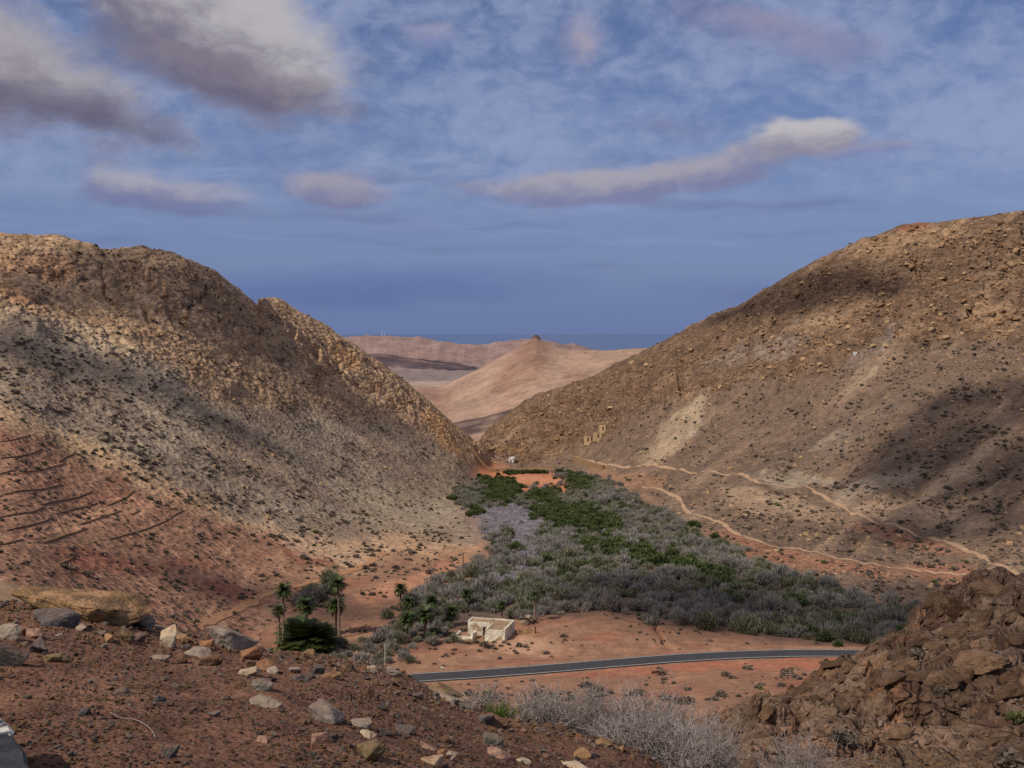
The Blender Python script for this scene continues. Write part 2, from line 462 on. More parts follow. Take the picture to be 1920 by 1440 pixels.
REDS = [(-600, 660), (0, 775), (110, 825), (280, 905), (430, 965), (545, 1010), (640, 1055), (690, 1090), (560, 1170), (520, 1260), (-600, 1300)]
reds = np.zeros((NR, NC))
reds[HILL] = sstep(-12, 40, poly_sd(REDS, PX[HILL], TB[HILL]))
soft_amp = (0.35 + 0.65 * sstep(1100, 850, TB)) * (1 - 0.8 * reds)
Z2 += rough * soft_amp * (1.6 * n_big * (1 - rock * 0.3) + 0.9 * n_mid + 0.28 * n_fine - np.where(left, 1.7, 3.0) * (ribs - 0.1) * (1 - 0.4 * rock))
brk = sstep(-0.35, 0.25, fbm(X2 / 40 + 7, D2 / 40, 2, on=HILL))
n_blk = fbm(X2 / 6.5, D2 / 9.0, 3, 0.55, True, on=HILL & (rock > 0.02))
ru, rv = np.where(left, X2 * 0.8 + D2 * 0.6, X2 * 0.85 - D2 * 0.5), np.where(left, D2 * 0.8 - X2 * 0.6, D2 * 0.85 + X2 * 0.5)
wob = 2.5 * n_mid
rk_on = HILL & (rock > 0.02)
f_big = facets(ru + wob * 2, rv, 15.0, 9.0, 0.22, 3.6, 3, rk_on)
f_sml = facets(ru + wob, rv, 5.2, 3.6, 0.24, 1.5, 40, rk_on)
crag = sstep(-0.25, 0.35, fbm(X2 / 55 + 31, D2 / 55, 3, on=HILL))
Z2 += crestf * rock * rough * ((2.4 + 5.0 * crag) * ledge * brk + (0.9 + 1.6 * crag) * ledge2 * (1 - 0.4 * brk) + 0.8 * n_ridge + (0.35 + 0.5 * crag) * n_blk + 0.12 * n_fine + np.where(left, 0.42, 0.75) * ((0.45 + 0.75 * crag) * f_big + (0.6 + 0.6 * crag) * f_sml))
# deep clefts and overhangs one can pick out
CLEFT = [([(232, 505), (262, 518), (284, 521), (302, 545)], 4, 4.0), ([(186, 515), (205, 552), (222, 575)], 3, 2.0), ([(225, 530), (262, 580), (300, 622)], 3, 2.2), ([(470, 545), (520, 605), (590, 668), (650, 715)], 3, 2.6), ([(340, 580), (400, 545)], 3, 2.2),
         ([(20, 565), (95, 575)], 4, 2.5), ([(60, 515), (120, 530)], 4, 2.5), ([(560, 615), (640, 690)], 3, 1.8), ([(700, 695), (800, 770)], 3, 1.6), ([(1590, 642), (1618, 636), (1645, 622)], 4, 4.0), ([(1822, 570), (1826, 592)], 5, 3.5), ([(1480, 610), (1560, 640)], 3, 2.5),
         ([(1270, 700), (1282, 722)], 4, 3.0), ([(1500, 545), (1600, 530), (1680, 548)], 3, 2.4), ([(1700, 500), (1790, 505), (1880, 480)], 4, 3.0), ([(1400, 650), (1470, 615)], 3, 2.0), ([(1080, 760), (1150, 745)], 3, 2.0), ([(1180, 690), (1240, 670)], 3, 2.0)]
for ln_, w_, dp_ in CLEFT:
    xs_ = [q[0] for q in ln_]
    sl_ = HILL & (PX > min(xs_) - 30) & (PX < max(xs_) + 30)
    Z2[sl_] -= 1.6 * dp_ * sstep(w_ * 1.8, w_ * 0.6, line_d(ln_, WX[sl_] - 0.0, WY[sl_]))
mid = sstep(26, 45, D2) * (D2 <= 150) + ((D2 > 150) & (D2 < 260)) * (1 - rough)
Z2 += mid * (0.35 * fbm(X2 / 9, D2 / 9, 3, on=SOIL) + 0.10 * fbm(X2 / 2.2, D2 / 2.2, 2, on=SOIL)) * sstep(20, 40, D2)
# the near stony slope
near = sstep(15, 11, D2)
Z2 += near * (0.10 * fbm(X2 / 1.9, D2 / 1.9, 3, on=NEARZ) + 0.045 * fbm(X2 / 0.5, D2 / 0.5, 4, 0.6, on=NEARZ))
# outcrop: slabs dipping to the left with broken ledges
obed = (ZB * 1.15 + 0.42 * X2 - 0.25 * D2) / 0.95 + 0.9 * fbm(X2 / 3.5, D2 / 3.5, 3, on=MIDZ)
ofr = obed - np.floor(obed)
oledge = sstep(0.0, 0.2, ofr) - ofr
n_o = fbm(X2 / 2.4, D2 / 3.4, 4, 0.5, True, on=MIDZ)
crk = np.where(MIDZ, np.abs(fbm(X2 / 1.7 + 4, D2 / 1.1, 3, on=MIDZ)), 1.0)
slab = sstep(-0.1, 0.25, fbm(X2 / 5.0 + 3, D2 / 5.0, 2, on=MIDZ) + 0.5 * sstep(1330, 1400, TB) - 0.1)
ou, ov = X2 * 0.75 + D2 * 0.66, D2 * 0.75 - X2 * 0.66
wb = 0.35 * n_o
Z2 += OUTC * (1 - 0.6 * slab) * (facets(ou + wb, ov, 2.8, 1.5, 0.24, 0.40, 9, MIDZ, 0.12) + facets(ou, ov + wb, 0.95, 0.55, 0.34, 0.16, 70, MIDZ, 0.14) + 0.8 * facets(ou + wb, ov, 0.32, 0.22, 0.42, 0.05, 33, MIDZ, 0.2))
Z2 += OUTC * slab * (0.5 * facets(ou + wb, ov, 4.2, 2.6, 0.10, 0.30, 29, MIDZ) + 0.25 * facets(ou, ov + wb, 1.1, 0.8, 0.25, 0.25, 50, MIDZ))
ob2 = (ZB * 0.6 + 0.5 * X2 - 0.2 * D2) / 0.30 + 0.8 * n_o
Z2 += OUTC * 0.06 * (sstep(0.0, 0.3, ob2 - np.floor(ob2)) - (ob2 - np.floor(ob2)))
Z2 += OUTC * (0.07 * oledge + 0.16 * n_o + 0.05 * fbm(X2 / 0.8, D2 / 1.2, 3, on=MIDZ) - 0.25 * sstep(0.10, 0.0, crk))
# far hills: soft gullied flanks
farm = sstep(1300, 1900, D2) * sstep(7500, 5600, D2)
fg = fbm(X2 / 130 + 0.3 * n_big, D2 / 900, 4, 0.5, True, on=FAR)
Z2 += farm * D2 / 2600 * (-7.0 * fg + 4.0 * fbm(X2 / 420, D2 / 420, 3, on=FAR)) * (0.25 + 0.75 * sstep(2900, 3400, D2)) * sstep(0, 60, np.abs(PX - 1005) + 8)
# small rock cap on the far cone
capd = np.hypot((PX - 1005) / 9.0, (D2 - 2600) / 30.0)
Z2 += 9.0 * sstep(1.3, 0.35, capd)
# road bench
ROAD = [(690, 1283), (735, 1276), (780, 1271), (860, 1266), (960, 1259), (1060, 1251), (1180, 1241), (1300, 1232), (1420, 1226.5), (1520, 1224.5), (1600, 1225), (1700, 1228), (1850, 1236)]


def world_line(pts, zfix=None, n=8):
    """photo-sighted points on level ground at height zfix -> smooth list of x, y"""
    p = np.array(pts, float)
    D = -zfix * F / (p[:, 1] - Y0)
    xy = np.stack([(p[:, 0] - CX) / F * D, D], 1)
    s = np.concatenate([[0], np.cumsum(np.hypot(*np.diff(xy, axis=0).T))])
    ss = np.linspace(0, s[-1], (len(pts) - 1) * n + 1)
    return np.stack([pchip(s, xy[:, 0], ss), pchip(s, xy[:, 1], ss)], 1)


ROAD_Z = -59.0
road_xy = world_line(ROAD, ROAD_Z)
sel = (D2 > 160) & (D2 < 240) & (PX > 560) & (PX < 2000)
rd = np.full(D2.shape, 999.0)
rd[sel] = line_d([tuple(q) for q in road_xy], X2[sel], D2[sel])
bench = sstep(10.0, 4.2, rd)
Z2 = Z2 * (1 - bench) + (ROAD_Z - 0.12) * bench
# washed-out gully in the red mound above the road
GUL = [(1228, 1176), (1240, 1190), (1243, 1203), (1252, 1210), (1275, 1220)]
gul_d = np.full(D2.shape, 99.0)
sel = (D2 > 190) & (D2 < 245) & (PX > 1180) & (PX < 1330)
gul_d[sel] = line_d(GUL, PX[sel] + 3 * n_fine[sel], TB[sel])
Z2 -= 1.1 * sstep(4.5, 0.5, gul_d)
TT = Y0 - Z2 * F / D2                       # sighted row of the finished land


def gz(x, y):
    """height of the land at world x, y"""
    x, y = np.asarray(x, float), np.asarray(y, float)
    px = CX + F * x / y
    r = np.clip(np.interp(y, rows, np.arange(NR)), 0, NR - 1.001)
    c = np.clip(np.interp(px, cols, np.arange(NC)), 0, NC - 1.001)
    i, j = r.astype(int), c.astype(int)
    u, v = r - i, c - j
    return (Z2[i, j] * (1 - u) * (1 - v) + Z2[i + 1, j] * u * (1 - v) + Z2[i, j + 1] * (1 - u) * v + Z2[i + 1, j + 1] * u * v)


def hit(px, py, dmin=2.3):
    """first point of the land sighted at a photo pixel"""
    j = int(np.clip(np.searchsorted(cols, px), 0, NC - 1))
    ok = np.nonzero((TT[:, j] <= py) & (rows > dmin))[0]
    i = ok[0] if len(ok) else NR - 1
    if i > 0 and TT[i - 1, j] > py:
        t = (TT[i - 1, j] - py) / (TT[i - 1, j] - TT[i, j] + 1e-9)
        D = rows[i - 1] + t * (rows[i] - rows[i - 1])
    else:
        D = rows[i]
    x = (px - CX) / F * D
    return Vector((x, D, float(gz(x, D))))

# ------------------------------------------------------------------ ground colours (albedo of soil, rock, talus)
def L(r, g, b, k=1.0):
    return np.array(srgb(r, g, b), np.float32) * k


CV = np.zeros((NR, NC, 3), np.float32)
CV[:] = L(146, 112, 82)


def paint(mask, c, k=1.0):
    z = np.asarray(mask) > 0.004
    m = np.clip(mask[z] * k, 0, 1)[..., None].astype(np.float32)
    CV[z] = CV[z] * (1 - m) + np.asarray(c, np.float32) * m


def area(poly, soft=14, zone=None):
    z = HILL if zone is None else zone
    out = np.zeros((NR, NC), np.float32)
    out[z] = sstep(-soft, soft, poly_sd(poly, WX[z], WY[z]))
    return out


def spot(px, py, rx, ry, rot=0.0, zone=None, soft=0.7):
    a = math.radians(rot)
    z = (HILL if zone is None else zone) & (np.abs(PX - px) < rx + ry + 60)
    dx, dy = WX[z] - px, WY[z] - py
    out = np.zeros((NR, NC), np.float32)
    q = np.hypot((dx * math.cos(a) + dy * math.sin(a)) / rx, (-dx * math.sin(a) + dy * math.cos(a)) / ry)
    out[z] = sstep(1.25, 1.25 - soft, q)
    return out


lh, rh = HILL * left, HILL * (~left)
t_a = fbm(qs / 26, ql / 150, 3, on=HILL)
t_b = fbm(PX / 34 + 31, TB / 24, 4, on=D2 > 20)
t_c = fbm(PX / 7 + 3, TB / 6, 3, 0.7, on=D2 > 20)
# left hill
paint(lh, L(176, 138, 96))
paint(lh * sstep(-0.1, 0.5, t_b) * rock, L(148, 110, 76))
paint(lh * sstep(0.05, 0.5, t_a) * rock, L(172, 134, 92), 0.8)
TALUS_L = [(-600, 560), (0, 592), (140, 640), (330, 705), (420, 765), (600, 772), (760, 800), (870, 870), (885, 905), (870, 950), (905, 1000), (880, 1020), (700, 1010), (560, 1000), (420, 945), (260, 868), (110, 795), (0, 740), (-600, 600)]
tal = area(TALUS_L, 18)
paint(tal, L(166, 141, 109))
paint(tal * sstep(-0.05, 0.35, t_a), L(140, 114, 90))
paint(tal * sstep(0.1, 0.5, t_b), L(168, 138, 108), 0.8)
for s in ((230, 680, 150, 34, 30), (90, 640, 90, 26, 30), (330, 740, 90, 24, 26), (600, 820, 60, 34, 50), (290, 825, 70, 26, 20), (700, 930, 190, 22, 14), (590, 955, 130, 18, 12), (840, 955, 50, 16, 20)):
    paint(spot(*s), L(182, 160, 126), 0.5)
for s in ((540, 900, 120, 20, 20), (760, 880, 110, 22, 30), (480, 860, 90, 22, 28), (650, 985, 160, 16, 10)):
    paint(spot(*s), L(150, 120, 92), 0.7)
for s in ((815, 800, 34, 14, 50), (840, 830, 28, 12, 50), (700, 660, 40, 10, 40), (640, 672, 46, 9, 40)):
    paint(spot(*s), L(198, 142, 78), 0.75)
for s in ((60, 500, 90, 20, 8), (30, 570, 60, 18, 10), (270, 530, 70, 16, 30)):
    paint(spot(*s), L(168, 108, 66), 0.5)
# red lower slope
RED_L = [(-600, 700), (0, 790), (110, 830), (280, 915), (430, 975), (545, 1020), (640, 1065), (690, 1090), (560, 1170), (520, 1260), (-600, 1300)]
redl = area(RED_L, 16)
paint(redl, L(144, 100, 72))
paint(redl * sstep(0.0, 0.5, t_b), L(172, 124, 88), 0.8)
paint(redl * sstep(0.1, 0.5, fbm(PX / 90 + 5, TB / 40, 3, on=HILL)), L(138, 84, 58), 0.8)
for s in ((200, 960, 150, 22, -16), (120, 985, 120, 14, -16), (60, 890, 90, 14, -14)):
    paint(spot(*s), L(184, 130, 92), 0.7)
for s in ((180, 1050, 100, 20, 10), (430, 1110, 90, 14, 14), (560, 1030, 90, 18, 20)):
    paint(spot(*s), L(142, 80, 56), 0.7)
paint(spot(640, 1030, 150, 26, 12), L(182, 142, 104), 0.8)
paint(spot(800, 1020, 130, 20, 8), L(186, 140, 100), 0.8)
# valley soil, red mound, delta by the dam
floor_m = area([(880, 876), (1130, 880), (1210, 925), (1310, 990), (1480, 1070), (1620, 1110), (1750, 1150), (1930, 1160), (2440, 1150), (2440, 1420), (480, 1420), (500, 1170), (640, 1090), (720, 1040), (900, 1030), (890, 1000), (860, 930)], 16, (D2 > 30) & (D2 < 760))
paint(floor_m, L(146, 102, 72))
paint(floor_m * sstep(0.0, 0.5, t_b), L(168, 116, 80), 0.7)
paint(floor_m * sstep(0.05, 0.45, fbm(PX / 120, TB / 30 + 4, 4, on=D2 > 20)), L(146, 88, 60), 0.8)
paint(area([(900, 878), (1060, 872), (1130, 930), (1090, 960), (960, 960), (900, 920)], 10), L(184, 108, 64))
paint(spot(1010, 900, 60, 10), L(196, 132, 88), 0.6)
paint(spot(980, 1212, 70, 16, 4, (D2 > 150) & (D2 < 300)), L(182, 134, 96), 0.7)
paint(spot(1500, 1245, 330, 10, -2, (D2 > 100) & (D2 < 197)), L(176, 98, 60), 0.6)
paint(spot(1180, 1256, 200, 8, -4, (D2 > 100) & (D2 < 197)), L(164, 90, 58), 0.6)
paint(spot(760, 1095, 130, 18, -20, (D2 > 200) & (D2 < 330)), L(186, 122, 80), 0.7)
paint(spot(960, 990, 95, 50, 20), L(128, 112, 104), 0.8)
# ground under the thicket: darker and greyer
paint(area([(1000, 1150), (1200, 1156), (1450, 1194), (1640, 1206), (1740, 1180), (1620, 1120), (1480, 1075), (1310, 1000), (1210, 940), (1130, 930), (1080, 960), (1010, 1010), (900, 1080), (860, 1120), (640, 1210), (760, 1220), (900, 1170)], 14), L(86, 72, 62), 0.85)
# right hill
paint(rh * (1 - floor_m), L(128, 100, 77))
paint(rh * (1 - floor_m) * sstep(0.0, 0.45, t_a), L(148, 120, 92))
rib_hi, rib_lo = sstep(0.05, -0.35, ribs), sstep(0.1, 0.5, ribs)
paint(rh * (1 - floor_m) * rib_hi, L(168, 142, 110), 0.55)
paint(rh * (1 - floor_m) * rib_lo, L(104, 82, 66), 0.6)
paint(tal * rib_lo, L(128, 106, 86), 0.5)
paint(rh * rock, L(116, 88, 64))
paint(rh * rock * sstep(0.0, 0.5, t_b), L(104, 76, 54), 0.9)
paint(rh * rock * sstep(0.1, 0.5, t_a), L(150, 116, 82), 0.7)
for s in ((1270, 800, 70, 26, -42), (1240, 840, 50, 18, -30), (1310, 760, 40, 12, -40)):
    paint(spot(*s), L(184, 156, 118), 0.42)
for s in ((1300, 800, 30, 10, -50), (1565, 825, 50, 16, -20), (1480, 895, 90, 12, 0), (1650, 900, 100, 20, -20)):
    paint(spot(*s), L(180, 160, 132), 0.4)
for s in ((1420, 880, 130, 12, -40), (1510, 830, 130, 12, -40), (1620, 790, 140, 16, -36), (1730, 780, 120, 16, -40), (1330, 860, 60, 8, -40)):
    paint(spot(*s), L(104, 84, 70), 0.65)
for s in ((1640, 655, 60, 12, -35), (1420, 660, 110, 22, -10), (1530, 600, 60, 14, -10)):
    paint(spot(*s), L(132, 112, 96), 0.7)
for s in ((1700, 450, 120, 22, -10), (1560, 590, 90, 26, -20), (1850, 590, 50, 24, 0)):
    paint(spot(*s), L(168, 130, 88), 0.55)
paint(spot(1715, 428, 26, 10, 0), L(150, 92, 58), 0.7)
paint(area([(1140, 885), (1250, 885), (1230, 912), (1150, 908)], 6), L(150, 106, 74), 0.8)
for s in ((1520, 1050, 200, 16, 8), (1700, 1010, 120, 14, 14), (1800, 1080, 120, 20, 10), (1390, 1010, 70, 12, 14)):
    paint(spot(*s), L(158, 100, 68), 0.7)
for s in ((1470, 950, 120, 16, 8), (1720, 960, 160, 20, 8), (1420, 925, 90, 12, 8)):
    paint(spot(*s), L(172, 138, 104), 0.6)
# far hills
ff = FAR.astype(float)
paint(ff, L(146, 108, 85))
paint(ff * (D2 < 3300) * sstep(0.05, 0.5, fg), L(164, 130, 104), 0.8)
paint(ff * (D2 < 3300) * spot(1000, 656, 50, 22, 20, FAR), L(138, 98, 78), 0.5)
paint(ff * (D2 > 3300), L(142, 111, 101))  # mauve of distant haze put into the ridge colour
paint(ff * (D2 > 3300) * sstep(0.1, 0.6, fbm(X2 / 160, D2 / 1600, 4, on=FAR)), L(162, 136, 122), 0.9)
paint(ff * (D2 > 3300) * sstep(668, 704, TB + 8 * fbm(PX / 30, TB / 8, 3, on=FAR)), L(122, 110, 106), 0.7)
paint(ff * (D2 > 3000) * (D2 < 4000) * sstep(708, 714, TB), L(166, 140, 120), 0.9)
paint(sstep(1.3, 0.8, capd), L(84, 62, 54))
# near slope and outcrop
nr = ((D2 < 30) & (OUTC < 0.02)) | (D2 < 14)
paint(nr * 1.0, L(120, 80, 57))
paint(nr * sstep(0.0, 0.5, fbm(X2 / 0.9, D2 / 0.9, 4, on=nr)), L(138, 94, 67), 0.8)
paint(nr * sstep(0.0, 0.45, fbm(X2 / 0.35 + 9, D2 / 0.35, 4, on=nr)), L(94, 62, 46), 0.8)
paint(nr * sstep(8.2, 10.5, D2 + 0.8 * fbm(X2 / 1.2, D2 / 1.2, 3, on=nr)) * (PX < 1100), L(112, 84, 62), 0.6)
paint(OUTC, L(108, 80, 58))
paint(OUTC * sstep(-0.2, 0.3, fbm(X2 / 1.6, D2 / 1.6, 4, on=MIDZ) + 0.3 * slab), L(134, 104, 78), 0.8)
paint(OUTC * sstep(0.05, 0.45, fbm(X2 / 1.1 + 20, D2 / 1.1, 4, on=MIDZ)), L(116, 76, 52), 0.8)
paint(OUTC * sstep(0.2, 0.5, fbm(X2 / 0.9 + 40, D2 / 0.9, 3, on=MIDZ)), L(168, 112, 60), 0.6)
paint(OUTC * sstep(0.07, 0.0, crk), L(92, 62, 44), 0.6)
paint(((D2 > 28) & (D2 < 60) & (PX > 1200)) * 1.0, L(150, 98, 68), 0.7)
grain = 1.0 + 0.11 * t_c + 0.10 * n_fine
CV *= grain[..., None].astype(np.float32)
lum = CV @ np.array([0.3, 0.55, 0.15], np.float32)
CV = lum[..., None] + (CV - lum[..., None]) * 0.80
CV = np.clip(CV, 0.01, 0.85)


# ------------------------------------------------------------------ materials
def new_mat(name, rough=0.9, spec=0.2):
    m = bpy.data.materials.new(name)
    m.use_nodes = True
    T = NT(m.node_tree)
    b = T.n['Principled BSDF']
    b.inputs['Roughness'].default_value = rough
    b.inputs['Specular IOR Level'].default_value = spec
    return m, T, b


def ground_mat(name, s1, s2, s3, bump, dist, cells=0.0, crack=0.0):
    """soil and rock: painted albedo, broken up by grain at three sizes, with fine relief"""
    m, T, b = new_mat(name, 0.95, 0.08)
    at = T.n.new('ShaderNodeAttribute')
    at.attribute_name = 'soil'
    tc = T.n.new('ShaderNodeTexCoord')
    o = tc.outputs['Object']
    a = T.noise(o, s1, 4, 0.6)
    c = T.noise(o, s2, 2, 0.6)
    vo = T.n.new('ShaderNodeTexVoronoi')
    T.put(vo.inputs['Vector'], o)
    vo.inputs['Scale'].default_value = s3
    k = T.math('ADD', T.ramp(a, 0.25, 0.75, 0.78, 1.20), T.ramp(c, 0.3, 0.7, -0.10, 0.10))
    k = T.math('MULTIPLY', k, T.ramp(vo.outputs['Distance'], 0.0, 0.6, 0.84, 1.06))
    if cells:                                  # broken blocks where bare rock shows
        ra = T.n.new('ShaderNodeAttribute')
        ra.attribute_name = 'bare'
        vc = T.n.new('ShaderNodeTexVoronoi')
        T.put(vc.inputs['Vector'], T.vmath('ADD', T.vmath('MULTIPLY', o, (1, 1, 1.7)), T.vmath('SCALE', T.noise(o, cells * 1.3, 2, 0.5, color=True), scale=1.6 / cells * 0.5)))
        vc.inputs['Scale'].default_value = cells
        sx = T.n.new('ShaderNodeSeparateColor')
        T.l.new(vc.outputs['Color'], sx.inputs[0])
        amt = T.math('MULTIPLY', T.math('SUBTRACT', sx.outputs[0], 0.5), T.math('MULTIPLY', ra.outputs['Fac'], 0.55))
        k = T.math('MULTIPLY', k, T.math('ADD', amt, 1.0))
    kk = T.xyz(k, k, k)
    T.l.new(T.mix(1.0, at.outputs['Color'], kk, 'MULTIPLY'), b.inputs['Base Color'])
    h = T.math('ADD', T.math('MULTIPLY', a, 1.0), T.math('MULTIPLY', vo.outputs['Distance'], 0.35))
    if crack:                                  # joints splitting the slabs
        wq = T.vmath('ADD', T.vmath('MULTIPLY', o, (1.0, 0.6, 1.3)), T.vmath('SCALE', T.noise(o, crack * 2.0, 3, 0.6, color=True), scale=0.35))
        for sc_ in (crack, crack * 2.7):
            ve = T.n.new('ShaderNodeTexVoronoi')
            ve.feature = 'DISTANCE_TO_EDGE'
            T.put(ve.inputs['Vector'], wq)
            ve.inputs['Scale'].default_value = sc_
            e_ = T.ramp(ve.outputs['Distance'], 0.0, 0.05, 0.0, 1.0)
            h = T.math('ADD', h, T.math('MULTIPLY', e_, 0.55 * crack / sc_))
    if cells:
        hb = T.math('ADD', T.math('MULTIPLY', sx.outputs[1], 0.9), T.math('MULTIPLY', vc.outputs['Distance'], -0.8))
        h = T.math('ADD', h, T.math('MULTIPLY', hb, T.math('MULTIPLY', ra.outputs['Fac'], 1.0)))
    bp = T.n.new('ShaderNodeBump')
    bp.inputs['Strength'].default_value = bump
    bp.inputs['Distance'].default_value = dist
    T.l.new(h, bp.inputs['Height'])
    T.l.new(bp.outputs[0], b.inputs['Normal'])
    return m


M_NEAR = ground_mat('near_soil', 9.0, 60.0, 34.0, 0.75, 0.05)
M_OUTC = ground_mat('outcrop_rock', 3.2, 16.0, 8.0, 1.0, 0.14, 0.9, 0.8)
M_VAL = ground_mat('valley_soil', 0.35, 2.2, 1.6, 0.5, 0.35)
M_HILL = ground_mat('hill_rock', 0.20, 0.9, 0.55, 1.0, 1.6, 0.28)
M_FAR = ground_mat('far_hill_soil', 0.012, 0.07, 0.05, 0.35, 9.0)


def mesh_from(name, V, Fq, mat, attrs=None, smooth=True):
    me = bpy.data.meshes.new(name)
    V = np.asarray(V, np.float32)
    Fq = np.asarray(Fq, np.int32)
    k = Fq.shape[1]
    me.vertices.add(len(V))
    me.vertices.foreach_set('co', V.ravel())
    me.loops.add(Fq.size)
    me.loops.foreach_set('vertex_index', Fq.ravel())
    me.polygons.add(len(Fq))
    me.polygons.foreach_set('loop_start', np.arange(0, Fq.size, k, dtype=np.int32))
    me.polygons.foreach_set('use_smooth', np.full(len(Fq), smooth))
    if attrs is not None:
        for an, av in attrs.items():
            at = me.attributes.new(an, 'FLOAT_COLOR', 'POINT')
            at.data.foreach_set('color', np.concatenate([av, np.ones((len(av), 1))], 1).astype(np.float32).ravel())
    me.update(calc_edges=True)
    me.validate()
    if mat:
        me.materials.append(mat)
    return me


def link(name, data, parent=None, loc=None, rot=None, label=None, cat=None, group=None, kind=None):
    o = bpy.data.objects.new(name, data)
    COL.objects.link(o)
    if parent is not None:
        o.parent = parent
    if loc is not None:
        o.location = loc
    if rot is not None:
        o.rotation_euler = rot
    for k, v in (('label', label), ('category', cat), ('group', group), ('kind', kind)):
        if v:
            o[k] = v
    return o


def build_terrain():
    V = np.stack([X2, D2, Z2], -1).reshape(-1, 3)
    C = CV.reshape(-1, 3)
    BR = np.repeat(np.clip(rock * 0.95 + OUTC + np.where(left, 0.22, 0.38) * HILL, 0, 1).reshape(-1, 1), 3, 1)
    idx = np.arange(NR * NC).reshape(NR, NC)
    quads = np.stack([idx[:-1, :-1], idx[:-1, 1:], idx[1:, 1:], idx[1:, :-1]], -1)
    d, p, t = D2[:-1, :-1], PX[:-1, :-1], TB[:-1, :-1]
    oc = OUTC[:-1, :-1] > 0.5
    reg = np.full(d.shape, 2)                                     # valley floor
    reg[(d < 15) & ~oc] = 0
    reg[oc] = 1
    vf = floor_m[:-1, :-1] > 0.5
    lf = left[:-1, :-1]
    reg[(d >= 150) & (d < 850) & ~vf & lf] = 3
    reg[(d >= 200) & (d < 850) & ~vf & ~lf] = 4
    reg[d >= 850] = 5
    info = [('foreground_slope', M_NEAR, 'stony red brown soil slope in the foreground'),
            ('rock_outcrop', M_OUTC, 'brown rock outcrop of sloping slabs at the right edge of the near slope'),
            ('valley_floor', M_VAL, 'red soil valley floor around road and thicket'),
            ('hillside_left', M_HILL, 'rocky ochre hill with pale talus and red terraced foot'),
            ('hillside_right', M_HILL, 'dark brown boulder strewn hill crossed by footpaths'),
            ('far_hills', M_FAR, 'smooth pinkish bare hills beyond the gorge')]
    for k, (nm, mat, lab) in enumerate(info):
        f = quads[reg == k]
        u, inv = np.unique(f, return_inverse=True)
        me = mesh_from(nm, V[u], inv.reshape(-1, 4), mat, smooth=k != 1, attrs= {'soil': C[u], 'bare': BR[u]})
        link(nm, me, label=lab, kind='structure')
    # the slope goes on behind and beside the camera
    g = 40
    xs, ys = np.linspace(-30, 30, g), np.linspace(-40, 2.6, g)
    gx, gy = np.meshgrid(xs, ys)
    gzz = -1.66 - 0.012 * gx - 0.02 * np.maximum(gy, 0) + 0.05 * fbm(gx / 3, gy / 3, 2)
    gzz = np.where(np.abs(gx) > 1.3 * np.maximum(gy, 1.5), gzz, gzz - 0.05)
    idx = np.arange(g * g).reshape(g, g)
    q = np.stack([idx[:-1, :-1], idx[:-1, 1:], idx[1:, 1:], idx[1:, :-1]], -1).reshape(-1, 4)
    vv = np.stack([gx, gy, gzz], -1).reshape(-1, 3)
    me = mesh_from('roadside_ground', vv, q, M_NEAR, {'soil': np.tile(L(120, 80, 57), (g * g, 1))})
    link('roadside_ground', me, label='level red soil beside the viewpoint', kind='structure')
    # sea
    m, T, b = new_mat('sea_water', 0.25, 0.5)
    b.inputs['Base Color'].default_value = (*srgb(46, 70, 110), 1)
    tc = T.n.new('ShaderNodeTexCoord')
    bp = T.n.new('ShaderNodeBump')
    bp.inputs['Strength'].default_value = 0.5
    bp.inputs['Distance'].default_value = 4.0
    T.l.new(T.noise(tc.outputs['Object'], 0.02, 4), bp.inputs['Height'])
    T.l.new(bp.outputs[0], b.inputs['Normal'])
    R = 140000.0
    me = mesh_from('sea', [(-R, 6000, -300), (R, 6000, -300), (R, R, -300), (-R, R, -300)], [(0, 1, 2, 3)], m)
    link('sea', me, label='blue sea on the horizon beyond the hills', kind='structure')


build_terrain()

# ------------------------------------------------------------------ object materials
def tone_mat(name, dark, light, rough=0.85, var=0.35, nscale=1.5, spec=0.15, trans=0.0):
    """leaves and twigs: tone per blade, per plant and by patches"""
    m, T, b = new_mat(name, rough, spec)
    at = T.n.new('ShaderNodeAttribute')
    at.attribute_name = 'tone'
    oi = T.n.new('ShaderNodeObjectInfo')
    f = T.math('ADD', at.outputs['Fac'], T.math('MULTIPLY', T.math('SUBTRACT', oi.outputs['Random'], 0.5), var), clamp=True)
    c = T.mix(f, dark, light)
    T.l.new(c, b.inputs['Base Color'])
    if trans:
        t = T.n.new('ShaderNodeBsdfTranslucent')
        T.l.new(c, t.inputs[0])
        mx = T.n.new('ShaderNodeMixShader')
        mx.inputs[0].default_value = trans
        T.l.new(b.outputs[0], mx.inputs[1])
        T.l.new(t.outputs[0], mx.inputs[2])
        T.l.new(mx.outputs[0], T.n['Material Output'].inputs[0])
    return m


